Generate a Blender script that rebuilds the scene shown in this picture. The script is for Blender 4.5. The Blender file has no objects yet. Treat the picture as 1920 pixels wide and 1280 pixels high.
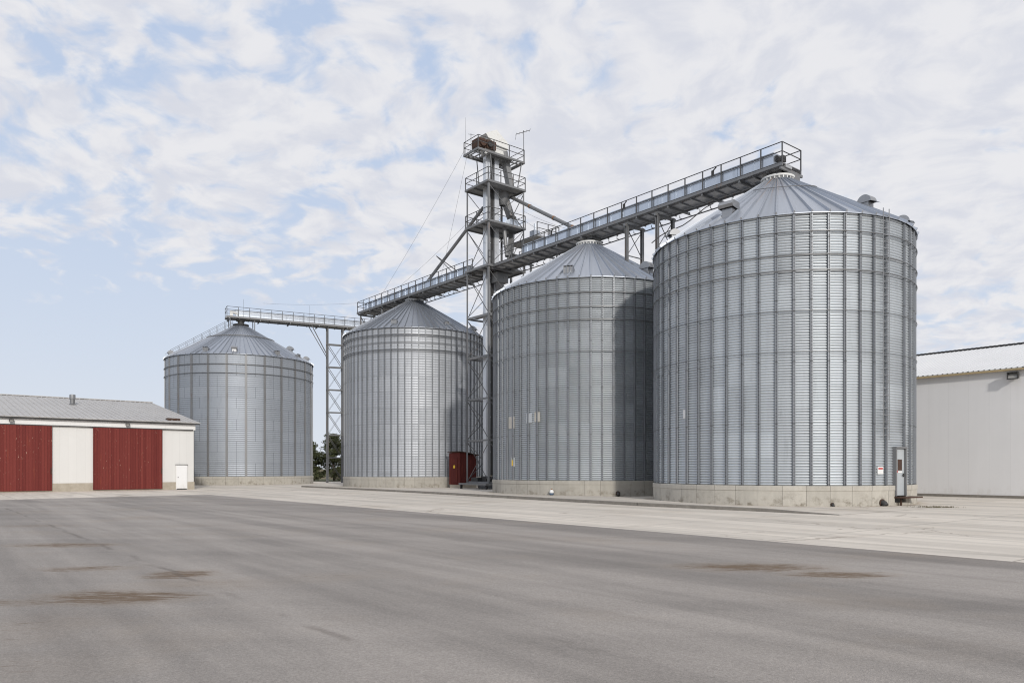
import bpy, math, random
from mathutils import Vector, Matrix
R_ = math.radians
random.seed(7)
scene = bpy.context.scene
COL = scene.collection

# ------------------------------------------------------------------ camera
cam_d = bpy.data.cameras.new('camera'); cam = bpy.data.objects.new('camera', cam_d); COL.objects.link(cam)
cam.location = (0, 0, 1.7); cam.rotation_euler = (R_(90), 0, 0)
cam_d.sensor_width = 36; cam_d.lens = 36 * 1400 / 1920
cam_d.shift_y = (878 - 640) / 1920
cam_d.clip_end = 6000; cam_d.clip_start = .1
scene.camera = cam
scene.render.resolution_x = 1024; scene.render.resolution_y = 682
scene.view_settings.view_transform = 'Standard'; scene.view_settings.look = 'None'
scene.cycles.filter_width = 1.1
scene.view_settings.exposure = 0.0; scene.view_settings.gamma = 1.0

# ------------------------------------------------------------------ light
SUN_AZ = Vector((.29, -.957)); SUN_EL = R_(24)          # horizontal direction towards the sun
sun_d = bpy.data.lights.new('sun', 'SUN'); sun = bpy.data.objects.new('sun', sun_d); COL.objects.link(sun)
sun_d.energy = 2.2; sun_d.angle = R_(3.); sun_d.color = (1, .955, .89)
sd = Vector((SUN_AZ.x * math.cos(SUN_EL), SUN_AZ.y * math.cos(SUN_EL), math.sin(SUN_EL)))
sun.rotation_euler = sd.to_track_quat('Z', 'Y').to_euler(); sun.location = (20, -40, 60)


class NT:
    """small helper to write node graphs as expressions"""
    def __init__(s, tree): s.t = tree; s.n = tree.nodes; s.l = tree.links
    def _set(s, sock, v):
        if v is None: return
        if isinstance(v, bpy.types.NodeSocket): s.l.new(v, sock)
        else:
            try: sock.default_value = v
            except Exception: sock.default_value = (v, v, v)
    def m(s, op, a, b=None, c=None, clamp=False):
        n = s.n.new('ShaderNodeMath'); n.operation = op; n.use_clamp = clamp
        for i, v in enumerate((a, b, c)): s._set(n.inputs[i], v)
        return n.outputs[0]
    def vm(s, op, a, b=None):
        n = s.n.new('ShaderNodeVectorMath'); n.operation = op
        s._set(n.inputs[0], a); s._set(n.inputs[1], b)
        return n.outputs[1] if op in ('LENGTH', 'DOT_PRODUCT', 'DISTANCE') else n.outputs[0]
    def coord(s, k='Object'): return s.n.new('ShaderNodeTexCoord').outputs[k]
    def sep(s, v):
        n = s.n.new('ShaderNodeSeparateXYZ'); s._set(n.inputs[0], v); return n.outputs
    def comb(s, x=0., y=0., z=0.):
        n = s.n.new('ShaderNodeCombineXYZ')
        for i, v in enumerate((x, y, z)): s._set(n.inputs[i], v)
        return n.outputs[0]
    def noise(s, v, scale=1., detail=4., rough=.5, dist=0., out='Fac'):
        n = s.n.new('ShaderNodeTexNoise'); s._set(n.inputs['Vector'], v)
        n.inputs['Scale'].default_value = scale; n.inputs['Detail'].default_value = detail
        n.inputs['Roughness'].default_value = rough; n.inputs['Distortion'].default_value = dist
        return n.outputs[out]
    def white(s, v):
        n = s.n.new('ShaderNodeTexWhiteNoise'); n.noise_dimensions = '3D'; s._set(n.inputs['Vector'], v); return n.outputs['Value']
    def voro(s, v, scale, feature='F1', out='Distance'):
        n = s.n.new('ShaderNodeTexVoronoi'); n.feature = feature; s._set(n.inputs['Vector'], v); n.inputs['Scale'].default_value = scale
        return n.outputs[out]
    def map(s, v, loc=(0, 0, 0), rot=(0, 0, 0), sc=(1, 1, 1)):
        n = s.n.new('ShaderNodeMapping'); s._set(n.inputs[0], v)
        n.inputs[1].default_value = loc; n.inputs[2].default_value = rot; n.inputs[3].default_value = sc
        return n.outputs[0]
    def step(s, v, a, b, lo=0., hi=1., smooth=True):
        n = s.n.new('ShaderNodeMapRange'); n.interpolation_type = 'SMOOTHSTEP' if smooth else 'LINEAR'
        s._set(n.inputs[0], v)
        for i, q in enumerate((a, b, lo, hi)): s._set(n.inputs[i + 1], q)
        return n.outputs[0]
    def mix(s, f, a, b, mode='MIX'):
        n = s.n.new('ShaderNodeMix'); n.data_type = 'RGBA'; n.blend_type = mode
        s._set(n.inputs[0], f)
        for i, v in ((6, a), (7, b)):
            if isinstance(v, (tuple, list)): v = tuple(v) + ((1.,) if len(v) == 3 else ())
            s._set(n.inputs[i], v)
        return n.outputs[2]
    def grey(s, v):
        n = s.n.new('ShaderNodeCombineColor')
        for i in range(3): s._set(n.inputs[i], v)
        return n.outputs[0]
    def bump(s, h, strength=.3, dist=.02):
        n = s.n.new('ShaderNodeBump'); n.inputs['Strength'].default_value = strength; n.inputs['Distance'].default_value = dist
        s._set(n.inputs['Height'], h); return n.outputs[0]


def material(name, fn, **kw):
    mt = bpy.data.materials.new(name); mt.use_nodes = True
    nt = NT(mt.node_tree); b = mt.node_tree.nodes['Principled BSDF']
    d = dict(kw); r = fn(nt) if fn else {}
    d.update(r or {})
    for k, v in d.items():
        s = b.inputs[k]
        if isinstance(v, tuple) and len(v) == 3 and s.type == 'RGBA': v = v + (1,)
        nt._set(s, v)
    return mt


# ------------------------------------------------------------------ sky
world = bpy.data.worlds.new('World'); scene.world = world; world.use_nodes = True
w = NT(world.node_tree); bg = world.node_tree.nodes['Background']
sky = w.n.new('ShaderNodeTexSky'); sky.sky_type = 'NISHITA'; sky.sun_disc = False
sky.sun_elevation = SUN_EL; sky.sun_rotation = math.atan2(SUN_AZ.x, SUN_AZ.y)
sky.air_density = 1.0; sky.dust_density = 2.0; sky.ozone_density = 1.2
d = w.coord('Generated'); dx, dy, dz = w.sep(d)
zc = w.m('MAXIMUM', dz, 0.0)
den = w.m('ADD', zc, .26)
uv = w.comb(w.m('DIVIDE', dx, den), w.m('DIVIDE', dy, den), 0.)
warp = w.noise(uv, 2.6, 3, .5, 0, 'Color')
uvw = w.vm('ADD', uv, w.vm('MULTIPLY', warp, (.30, .22, 0)))
st = w.map(uvw, (3.1, 7.4, 0), (0, 0, R_(18)), (1.0, 1.0, 1))
n1 = w.noise(st, 12.5, 5, .5, .0)
n2 = w.noise(w.map(uv, (12.6, 4.4, 0)), 1.5, 3, .5)
n3 = w.noise(st, 32., 4, .55)
n4 = w.noise(w.map(uvw, (1.7, 2.9, 0)), 4.2, 4, .5)
dens = w.m('ADD', w.m('ADD', w.m('MULTIPLY', n1, .52), w.m('MULTIPLY', n2, .20)), w.m('ADD', w.m('MULTIPLY', n3, .09), w.m('MULTIPLY', n4, .26)))
# more cloud to the right and higher up, a clear patch low on the left
side = w.step(dx, -.62, .40, -.045, .075, False)
high = w.m('ADD', w.step(zc, .07, .30, -.13, .05, False), w.m('MULTIPLY', w.step(zc, .27, .12), w.step(dx, .05, -.45, 0., -.13)))
dens = w.m('ADD', dens, w.m('ADD', side, high))
mask = w.step(dens, .472, .60)
haze = w.m('POWER', w.m('SUBTRACT', 1., zc), 3.6)
skyc = w.mix(.86, sky.outputs[0], (5.25, 6.4, 8.5))
skyc = w.mix(w.m('MULTIPLY', haze, .92, None, True), skyc, (7.55, 7.9, 8.45))
tex = w.noise(st, 11., 6, .55)
cloudc = w.mix(w.step(tex, .34, .62), (7.0, 7.15, 7.8), (8.35, 8.3, 8.5))
skyc = w.mix(w.m('MULTIPLY', mask, .93), skyc, cloudc)
w.l.new(skyc, bg.inputs[0]); bg.inputs[1].default_value = .1

# ------------------------------------------------------------------ mesh builder
class MB:
    def __init__(s): s.v = []; s.f = []
    def add(s, vs, fs):
        o = len(s.v); s.v += [tuple(q) for q in vs]; s.f += [tuple(i + o for i in f) for f in fs]; return s
    def box(s, x0, x1, y0, y1, z0, z1, M=None):
        vs = [(x, y, z) for z in (z0, z1) for x, y in ((x0, y0), (x1, y0), (x1, y1), (x0, y1))]
        if M is not None: vs = [M @ Vector(q) for q in vs]
        return s.add(vs, [(3, 2, 1, 0), (4, 5, 6, 7), (0, 1, 5, 4), (1, 2, 6, 5), (2, 3, 7, 6), (3, 0, 4, 7)])
    def beam(s, p, q, wd, ht, up=(0, 0, 1)):
        p = Vector(p); q = Vector(q); a = (q - p).normalized(); u = Vector(up)
        if abs(a.dot(u)) > .98: u = Vector((1, 0, 0))
        sd_ = a.cross(u).normalized() * wd / 2; u = sd_.cross(a).normalized() * ht / 2
        vs = [e + i * sd_ + j * u for e in (p, q) for i, j in ((-1, -1), (1, -1), (1, 1), (-1, 1))]
        return s.add(vs, [(0, 1, 2, 3), (7, 6, 5, 4), (0, 4, 5, 1), (1, 5, 6, 2), (2, 6, 7, 3), (3, 7, 4, 0)])
    def tube(s, pts, r, n=8, r2=None, closed=False):
        pts = [Vector(p) for p in pts]; rings = []; k = len(pts)
        for i, p in enumerate(pts):
            a = pts[(i + 1) % k] if (closed or i + 1 < k) else p
            b = pts[i - 1] if (closed or i > 0) else p
            t = (a - b).normalized(); u = Vector((0, 0, 1)) if abs(t.z) < .9 else Vector((1, 0, 0))
            e1 = t.cross(u).normalized(); e2 = t.cross(e1)
            rr = r if r2 is None else r + (r2 - r) * i / (k - 1)
            rings.append([p + rr * (math.cos(2 * math.pi * j / n) * e1 + math.sin(2 * math.pi * j / n) * e2) for j in range(n)])
        vs = [q for g in rings for q in g]; fs = []
        for i in range(k if closed else k - 1):
            i2 = (i + 1) % k
            for j in range(n): fs.append((i * n + j, i * n + (j + 1) % n, i2 * n + (j + 1) % n, i2 * n + j))
        if not closed: fs += [tuple(range(n))[::-1], tuple((k - 1) * n + j for j in range(n))]
        return s.add(vs, fs)
    def lathe(s, prof, n, c=(0, 0), cap=False):
        vs = []; fs = []
        for r, z in prof:
            for j in range(n):
                a = 2 * math.pi * j / n; vs.append((c[0] + r * math.cos(a), c[1] + r * math.sin(a), z))
        for i in range(len(prof) - 1):
            for j in range(n): fs.append((i * n + j, i * n + (j + 1) % n, (i + 1) * n + (j + 1) % n, (i + 1) * n + j))
        if cap: fs += [tuple(range(n))[::-1], tuple((len(prof) - 1) * n + j for j in range(n))]
        return s.add(vs, fs)
    def arc(s, prof, a0, a1, n):
        """closed profile swept through part of a circle, with end caps"""
        k = len(prof); vs = []; fs = []
        for i in range(n + 1):
            a = a0 + (a1 - a0) * i / n
            vs += [(r * math.cos(a), r * math.sin(a), z) for r, z in prof]
        for i in range(n):
            for j in range(k): fs.append((i * k + j, (i + 1) * k + j, (i + 1) * k + (j + 1) % k, i * k + (j + 1) % k))
        fs += [tuple(range(k)), tuple(n * k + j for j in range(k))[::-1]]
        return s.add(vs, fs)
    def prism(s, poly, z0, z1):
        k = len(poly); vs = [(x, y, z0) for x, y in poly] + [(x, y, z1) for x, y in poly]
        return s.add(vs, [tuple(range(k))[::-1], tuple(range(k, 2 * k))] + [(i, (i + 1) % k, k + (i + 1) % k, k + i) for i in range(k)])
    def build(s, name, mat, parent=None, smooth=False, ang=35):
        me = bpy.data.meshes.new(name); me.from_pydata(s.v, [], s.f); me.update()
        import bmesh
        bm = bmesh.new(); bm.from_mesh(me); bmesh.ops.recalc_face_normals(bm, faces=bm.faces); bm.to_mesh(me); bm.free()
        if mat: me.materials.append(mat)
        if smooth: me.shade_smooth(); me.set_sharp_from_angle(angle=R_(ang))
        o = bpy.data.objects.new(name, me); COL.objects.link(o)
        if parent: o.parent = parent
        return o


def inst(src, parent, M=None, name=None):
    o = src.copy(); COL.objects.link(o); o.parent = parent
    if M is not None: o.matrix_local = M
    return o


def thing(name, label, cat, loc=(0, 0, 0), rot=0., group=None):
    o = bpy.data.objects.new(name, None); COL.objects.link(o); o.location = loc; o.rotation_euler = (0, 0, rot)
    o.empty_display_size = .3
    return tag(o, label, cat, group)
def tag(o, label, cat, group=None):
    o['label'] = label; o['category'] = cat
    if group: o['group'] = group
    return o
def struct(o, kind='structure'): o['kind'] = kind; return o


# ------------------------------------------------------------------ materials
def steel(name, tone=.55, rough=.42, metal=.8, N=0, ph=0., rowh=1.15, var=.12, tint=(1, 1.01, 1.03), dirt=.15, rust=0., base=0., seams=False):
    def fn(n):
        c = n.coord(); x, y, z = n.sep(c)
        big = n.noise(n.map(c, sc=(.35, .35, .12)), 1.0, 4, .55)
        fine = n.noise(n.map(c, sc=(6, 6, .6)), 1.0, 4, .6)
        v = n.m('ADD', n.m('MULTIPLY', big, .22), n.m('MULTIPLY', fine, .16))
        v = n.m('ADD', v, .81)
        rg = n.m('ADD', n.m('MULTIPLY', fine, .18), rough - .09)
        if N:
            a = n.m('DIVIDE', n.m('SUBTRACT', n.m('ARCTAN2', y, x), ph), 2 * math.pi / N)
            ia = n.m('FLOOR', a)
            iz = n.m('FLOOR', n.m('DIVIDE', z, rowh))
            wn = n.white(n.comb(ia, iz, 3.))
            wn2 = n.white(n.comb(ia, 1., 9.)); wn3 = n.white(n.comb(n.m('FLOOR', n.m('DIVIDE', a, 3.)), iz, 5.))
            k = n.m('ADD', n.m('MULTIPLY', wn, .2), n.m('ADD', n.m('MULTIPLY', wn2, .5), n.m('MULTIPLY', wn3, .3)))
            v = n.m('MULTIPLY', v, n.m('ADD', n.m('MULTIPLY', k, 2 * var), 1 - var))
            rg = n.m('ADD', rg, n.m('MULTIPLY', n.m('SUBTRACT', wn3, .5), .14))
            if seams:
                fz = n.m('FRACT', n.m('DIVIDE', z, rowh)); line = n.m('LESS_THAN', fz, .018)
                fa = n.m('ABSOLUTE', n.m('SUBTRACT', n.m('FRACT', a), .5))
                vert = n.m('MULTIPLY', n.m('LESS_THAN', fa, .012), n.m('GREATER_THAN', wn, .45))
                v = n.m('MULTIPLY', v, n.m('SUBTRACT', 1., n.m('MULTIPLY', n.m('MAXIMUM', line, vert), .42)))
        dn = n.step(n.noise(n.map(c, sc=(1.5, 1.5, .25)), 1.3, 5, .65), .55, .75)
        v = n.m('MULTIPLY', v, n.m('SUBTRACT', 1., n.m('MULTIPLY', dn, dirt)))
        col = n.vm('MULTIPLY', n.grey(n.m('MULTIPLY', v, tone)), tint)
        met = metal
        if rust:
            rn = n.noise(n.map(c, sc=(3.2, 3.2, .35)), 1.6, 5, .6)
            rf = n.m('MULTIPLY', n.step(rn, .58, .72), rust)
            col = n.mix(rf, col, (.27, .13, .06)); met = n.m('MULTIPLY', n.m('SUBTRACT', 1., rf), metal)
        return {'Base Color': col, 'Roughness': rg, 'Metallic': met}
    return material(name, fn)


M_frame = steel('galvanised frame steel', .22, .55, .45, dirt=.35, rust=.35)
M_rail = steel('weathered rail steel', .10, .6, .35, dirt=.35, rust=.5)
M_panel = steel('galvanised housing sheet', .60, .36, .85, dirt=.18, tint=(.93, 1., 1.10))
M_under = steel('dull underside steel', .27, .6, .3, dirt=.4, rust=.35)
M_lattice = steel('weathered lattice steel', .15, .6, .3, dirt=.3, rust=.25)
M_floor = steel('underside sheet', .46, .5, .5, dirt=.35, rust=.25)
M_trunk = steel('bright elevator casing', .74, .35, .5, dirt=.1, tint=(.97, 1., 1.04))
M_white = material('white coated steel', lambda n: {'Base Color': n.mix(n.step(n.noise(n.coord(), 3, 5, .6), .5, .8), (.74, .74, .72), (.55, .52, .47))}, Roughness=.5)
M_pipe = steel('grey spout pipe steel', .22, .5, .4, dirt=.2)
M_dark = material('dark grey metal', lambda n: {'Base Color': n.mix(n.noise(n.coord(), 5, 4), (.02, .02, .022), (.06, .058, .055))}, Roughness=.6)
M_brown = material('rusty brown steel', lambda n: {'Base Color': n.mix(n.noise(n.coord(), 4, 5, .6), (.03, .018, .013), (.095, .046, .028))}, Roughness=.75)
M_orange = material('orange brown coupling', lambda n: {'Base Color': n.mix(n.noise(n.coord(), 8, 4), (.17, .085, .045), (.28, .15, .07))}, Roughness=.7)
M_wire = material('thin wire', None, **{'Base Color': (.18, .18, .19), 'Roughness': .5, 'Metallic': .5})
M_vent = steel('galvanised vent hood', .36, .4, .75)
M_doorgrey = material('light grey door paint', lambda n: {'Base Color': n.mix(n.noise(n.map(n.coord(), sc=(4, 4, .7)), 1, 5), (.37, .40, .42), (.48, .51, .53))}, Roughness=.4)
M_red = material('red panel', None, **{'Base Color': (.5, .04, .04), 'Roughness': .5})
M_sticker = material('yellow sticker', None, **{'Base Color': (.75, .5, .03), 'Roughness': .5})
M_signwhite = material('white label', None, **{'Base Color': (.75, .75, .74), 'Roughness': .5})


def fn_silobase(N, tone):
    def fn(n):
        c = n.coord(); x, y, z = n.sep(c)
        a = n.m('DIVIDE', n.m('ARCTAN2', y, x), 2 * math.pi / N); fa = n.m('FRACT', a); ia = n.m('FLOOR', a)
        wn = n.white(n.comb(ia, 2., 1.))
        jw = n.m('LESS_THAN', fa, n.m('MULTIPLY', n.m('GREATER_THAN', n.white(n.comb(ia, 5., 4.)), .25), .022))
        big = n.noise(c, .9, 6, .6); fine = n.noise(c, 18, 5, .65)
        streak = n.noise(n.map(c, sc=(5, 5, .5)), 1., 5, .6)
        low = n.step(z, .75, .05)                                       # splash dirt that sits along the foot
        dirt = n.m('MULTIPLY', n.step(n.noise(c, 2.3, 6, .7), .47, .68), n.m('ADD', n.m('MULTIPLY', low, .75), .12))
        v = n.m('ADD', n.m('MULTIPLY', big, .3), n.m('ADD', n.m('MULTIPLY', fine, .2), n.m('MULTIPLY', streak, .3)))
        v = n.m('MULTIPLY', n.m('ADD', v, .6), n.m('ADD', n.m('MULTIPLY', wn, .14), .93))
        col = n.vm('MULTIPLY', n.grey(n.m('MULTIPLY', v, tone)), (1.06, 1., .88))
        col = n.mix(n.m('MULTIPLY', dirt, .85), col, (.14, .115, .08))
        pits = n.m('LESS_THAN', n.voro(c, 2.2), .035)
        col = n.mix(n.m('MAXIMUM', n.m('MULTIPLY', jw, .6), n.m('MULTIPLY', pits, .7)), col, (.09, .08, .07))
        h = n.m('SUBTRACT', n.m('ADD', n.m('MULTIPLY', fine, .4), n.m('MULTIPLY', streak, .6)), jw)
        return {'Base Color': col, 'Normal': n.bump(h, .5, .015)}
    return fn
M_base = {k: material('board marked concrete ' + k, fn_silobase(N, t), Roughness=.9) for k, N, t in (('pale', 40, .43), ('mid', 44, .37), ('warm', 48, .37), ('far', 40, .40))}

# rotated frame of the silo row: local +x comes towards the camera along the row, +y goes back and to the right
ROW = math.atan2(-.783, .622)
ex = Vector((.622, -.783, 0)); ey = Vector((.783, .622, 0))


def mud(n, c, spots):
    """brown mud marks left on the yard: fixed spots with ragged edges"""
    nz = n.noise(n.map(c, sc=(.9, 2.6, 1)), 1.6, 6, .68, 0, 'Color')
    cc = n.vm('ADD', c, n.vm('MULTIPLY', n.vm('SUBTRACT', nz, (.5, .5, .5)), (.9, .5, 0)))
    x, y, z = n.sep(cc); tot = None
    for sx, sy, a, b, st_ in spots:
        q = n.m('ADD', n.m('POWER', n.m('DIVIDE', n.m('SUBTRACT', x, sx), a), 2.), n.m('POWER', n.m('DIVIDE', n.m('SUBTRACT', y, sy), b), 2.))
        f = n.m('MULTIPLY', n.m('SUBTRACT', 1., n.m('MULTIPLY', q, .55), None, True), min(1., st_ * 1.15))
        tot = f if tot is None else n.m('MAXIMUM', tot, f)
    return tot


def fn_asphalt(n):
    c = n.coord(); r = n.map(c, rot=(0, 0, -ROW))
    s1 = n.noise(n.map(r, sc=(.035, .55, 1)), 1., 5, .55, .3)
    s2 = n.noise(n.map(r, (5, 3, 0), sc=(.10, 1.9, 1)), 1., 5, .6, .2)
    s3 = n.noise(n.map(c, (0, 0, 0), (0, 0, R_(12)), (.06, .5, 1)), 1., 4, .55, .4)
    big = n.noise(c, .10, 5, .6)
    mid = n.noise(c, 1.3, 6, .65)
    grain = n.noise(c, 42, 4, .8); st_ = n.voro(c, 85)
    v = n.m('ADD', .50, n.m('MULTIPLY', big, .26))
    v = n.m('ADD', v, n.m('MULTIPLY', n.step(s1, .40, .60), .25))
    v = n.m('ADD', v, n.m('MULTIPLY', n.step(s2, .35, .65), .09))
    v = n.m('ADD', v, n.m('MULTIPLY', n.step(s3, .36, .62), .12))
    v = n.m('ADD', v, n.m('MULTIPLY', mid, .14))
    v = n.m('MULTIPLY', v, n.m('ADD', .30, n.m('MULTIPLY', grain, 1.25)))
    v = n.m('MULTIPLY', v, n.m('ADD', .86, n.m('MULTIPLY', st_, .35)))
    rx, ry, rz_ = n.sep(r)
    wob = n.m('MULTIPLY', n.m('SUBTRACT', n.noise(n.map(r, sc=(.05, .02, 1)), 1., 3), .5), 2.2); ryw = n.m('ADD', ry, wob); trk = None
    for y0_, w_, k_ in ((4.9, .75, 1.), (10.1, 1.2, .9), (7.1, .45, .55), (14.5, .9, .7), (1.2, .5, .6), (-2.5, .8, .5), (20., 1.3, .7)):
        q_ = n.m('MULTIPLY', n.step(n.m('ABSOLUTE', n.m('SUBTRACT', ryw, y0_)), w_, .0), k_); trk = q_ if trk is None else n.m('MAXIMUM', trk, q_)
    trk = n.m('MULTIPLY', trk, n.step(n.noise(n.map(r, (4, 4, 0), sc=(.12, .9, 1)), 1., 5, .6), .36, .62))
    v = n.m('MULTIPLY', v, n.m('SUBTRACT', 1., n.m('MULTIPLY', trk, .17)))
    col = n.vm('MULTIPLY', n.grey(n.m('MULTIPLY', v, .305)), (1.085, .98, .885))
    dust = n.m('MULTIPLY', n.step(n.noise(c, .33, 5, .6), .5, .72), .3)
    col = n.mix(dust, col, (.30, .245, .19))
    f = mud(n, c, [(-9.9, 16.5, 1.3, .5, .75), (-7.2, 12.6, .8, .35, .7), (-5.3, 11.9, .55, .55, .85), (-5.2, 9.8, 1.0, .6, .95),
                   (-6.3, 9.4, .8, .3, .6), (-4.3, 10.9, 1.1, .5, .35), (4.1, 12.8, 1.3, .6, .85), (5.2, 11.9, .9, .35, .9), (-14, 22, 1.3, .6, .45),
                   (-5.2, 7.9, .8, .9, .35), (-2.9, 11.6, .7, .5, .3), (-4.6, 6.3, 1.3, .5, .3), (8.5, 14.5, 2.5, .6, .3), (1.0, 18, 2, .6, .25)])
    nz = n.noise(n.map(c, (3, 1, 0), (0, 0, R_(14)), (.9, 5.5, 1)), 1.9, 7, .72)
    nf = n.noise(n.map(c, (3, 1, 0), (0, 0, R_(14)), (3, 14, 1)), 2.2, 5, .7)
    nn = n.m('ADD', n.m('MULTIPLY', n.m('SUBTRACT', nz, .5), 2.6), n.m('MULTIPLY', n.m('SUBTRACT', nf, .5), 1.5))
    mk = n.step(n.m('ADD', n.m('MULTIPLY', f, .95), nn), .44, 1.0)
    mk = n.m('MULTIPLY', mk, n.step(f, .03, .45))
    col = n.mix(n.m('MULTIPLY', f, .30), col, (.25, .185, .12))
    col = n.mix(n.m('MULTIPLY', mk, .85), col, (.12, .070, .030))
    # old patch joint crossing the yard
    x, y, z = n.sep(n.vm('ADD', c, n.vm('MULTIPLY', n.vm('SUBTRACT', n.noise(c, .8, 4, .6, 0, 'Color'), (.5, .5, .5)), (.35, .35, 0))))
    ln = n.m('ABSOLUTE', n.m('ADD', n.m('MULTIPLY', n.m('ADD', x, 5.0), .775), n.m('MULTIPLY', n.m('SUBTRACT', y, 11.5), .632)))
    jf = n.m('MULTIPLY', n.step(ln, .09, .01), n.step(n.noise(c, .5, 3), .4, .6))
    col = n.mix(n.m('MULTIPLY', jf, .5), col, (.11, .09, .075))
    cr = n.m('MULTIPLY', n.step(n.voro(n.vm('ADD', n.map(c, sc=(.10, .10, .1)), n.vm('MULTIPLY', n.noise(c, 1.2, 4, .6, 0, 'Color'), (.12, .12, 0))), 1., 'DISTANCE_TO_EDGE'), .004, .0), n.step(n.noise(c, .2, 3), .52, .66))
    col = n.mix(n.m('MULTIPLY', cr, .22), col, (.08, .07, .06))
    h = n.m('ADD', n.m('MULTIPLY', grain, .6), n.m('ADD', st_, n.m('MULTIPLY', mid, .5)))
    return {'Base Color': col, 'Normal': n.bump(h, .35, .012), 'Roughness': n.m('ADD', .74, n.m('MULTIPLY', s1, .2))}
M_asphalt = material('dusty worn asphalt', fn_asphalt)


def fn_concrete(tone, joints=True, tx=5.0, ty=4.2):
    def fn(n):
        c = n.coord(); r = n.map(c, rot=(0, 0, -ROW)); x, y, z = n.sep(r)
        big = n.noise(c, .12, 5, .6); mid = n.noise(c, 1.0, 6, .65); fine = n.noise(c, 30, 4, .7)
        s1 = n.noise(n.map(r, sc=(.05, .8, 1)), 1., 5, .6, .3); s2 = n.noise(n.map(r, (2, 8, 0), sc=(.16, 2.6, 1)), 1., 5, .65, .2)
        v = n.m('ADD', .58, n.m('MULTIPLY', big, .2))
        v = n.m('ADD', v, n.m('MULTIPLY', n.step(s1, .36, .62), .17))
        v = n.m('ADD', v, n.m('MULTIPLY', n.step(s2, .36, .6), .10))
        v = n.m('ADD', v, n.m('MULTIPLY', mid, .12)); v = n.m('MULTIPLY', v, n.m('ADD', .88, n.m('MULTIPLY', fine, .22)))
        wn = n.white(n.comb(n.m('FLOOR', n.m('DIVIDE', x, tx)), n.m('FLOOR', n.m('DIVIDE', y, ty)), 1.))
        v = n.m('MULTIPLY', v, n.m('ADD', .95, n.m('MULTIPLY', wn, .08)))
        col = n.vm('MULTIPLY', n.grey(n.m('MULTIPLY', v, tone)), (1.06, .965, .84))
        du = n.m('MULTIPLY', n.step(n.noise(r, .28, 6, .65), .5, .7), .35)
        col = n.mix(du, col, (.42, .35, .27))
        tyre = n.step(n.m('ABSOLUTE', n.m('SUBTRACT', n.m('FRACT', n.m('MULTIPLY', n.m('ADD', y, n.m('MULTIPLY', n.noise(r, .06, 2), 9.)), .22)), .5)), .07, .0)
        tyre = n.m('MULTIPLY', tyre, n.step(n.noise(n.map(r, sc=(.08, .4, 1)), 1., 4), .45, .65))
        col = n.mix(n.m('MULTIPLY', tyre, .3), col, (.19, .175, .155))
        ring = None
        for cx_, cy_, rr_ in ((14.06, 39.5, 6.48), (5.17, 50.2, 6.48), (-8.93, 68.4, 6.38), (-30.5, 84., 7.88)):
            dd = n.m('SUBTRACT', n.vm('DISTANCE', n.vm('MULTIPLY', c, (1, 1, 0)), (cx_, cy_, 0)), rr_)
            q_ = n.step(dd, .75, .0); ring = q_ if ring is None else n.m('MAXIMUM', ring, q_)
        ring = n.m('MULTIPLY', ring, n.step(n.noise(c, 2.2, 6, .7), .38, .62))
        col = n.mix(n.m('MULTIPLY', ring, .7), col, (.25, .18, .105))
        h = n.m('ADD', n.m('MULTIPLY', mid, .5), fine)
        if joints:
            jx = n.m('LESS_THAN', n.m('FRACT', n.m('DIVIDE', x, tx)), .008); jy = n.m('LESS_THAN', n.m('FRACT', n.m('DIVIDE', y, ty)), .008)
            j = n.m('MULTIPLY', n.m('MAXIMUM', jx, jy), .6)
            col = n.mix(j, col, (.17, .14, .11)); h = n.m('SUBTRACT', h, j)
        ck = n.step(n.voro(n.vm('ADD', n.map(c, sc=(.13, .13, .1)), n.vm('MULTIPLY', n.noise(c, .9, 5, .65, 0, 'Color'), (.2, .2, 0))), 1., 'DISTANCE_TO_EDGE'), .007, .001)
        ck = n.m('MULTIPLY', ck, n.step(n.noise(c, .23, 3), .47, .6))
        col = n.mix(n.m('MULTIPLY', ck, .6), col, (.20, .15, .11))
        return {'Base Color': col, 'Normal': n.bump(h, .25, .01), 'Roughness': .88}
    return fn
M_conc = material('pale yard concrete', fn_concrete(.655))
M_pad = material('raised pad concrete', fn_concrete(.62, True, 4.0, 3.0))
M_kerb = material('rough kerb concrete', lambda n: {'Base Color': n.mix(n.noise(n.coord(), 3, 7, .7), (.11, .10, .085), (.32, .295, .26)), 'Normal': n.bump(n.noise(n.coord(), 14, 5), .5, .02)}, Roughness=.95)


def fn_field(n):
    c = n.coord(); a = n.noise(c, .02, 6, .6); b = n.noise(c, 1.5, 6, .7)
    col = n.mix(n.step(a, .42, .6), (.10, .105, .035), (.30, .20, .115))
    return {'Base Color': n.mix(b, col, (.06, .065, .025)), 'Normal': n.bump(b, .6, .1)}
M_field = material('dry field grass', fn_field, Roughness=1.)

# ------------------------------------------------------------------ ground
g = MB(); S_ = 2600
g.add([(-S_, -S_, 0), (S_, -S_, 0), (S_, S_, 0), (-S_, S_, 0)], [(0, 1, 2, 3)])
struct(g.build('ground', M_field))
g = MB(); g.add([(x, y, .006) for x, y in ((-90, -60), (110, -60), (110, 40), (40, 97), (-6, 99), (-40, 97), (-70, 78), (-90, 60))], [tuple(range(8))])
struct(g.build('concrete_yard', M_conc))
g = MB(); g.add([(x, y, .012) for x, y in ((-19.8, 48.6), (-58, 8.7), (-58, -50), (61.6, -50))], [(0, 1, 2, 3)])
struct(g.build('asphalt_yard', M_asphalt))

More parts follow.
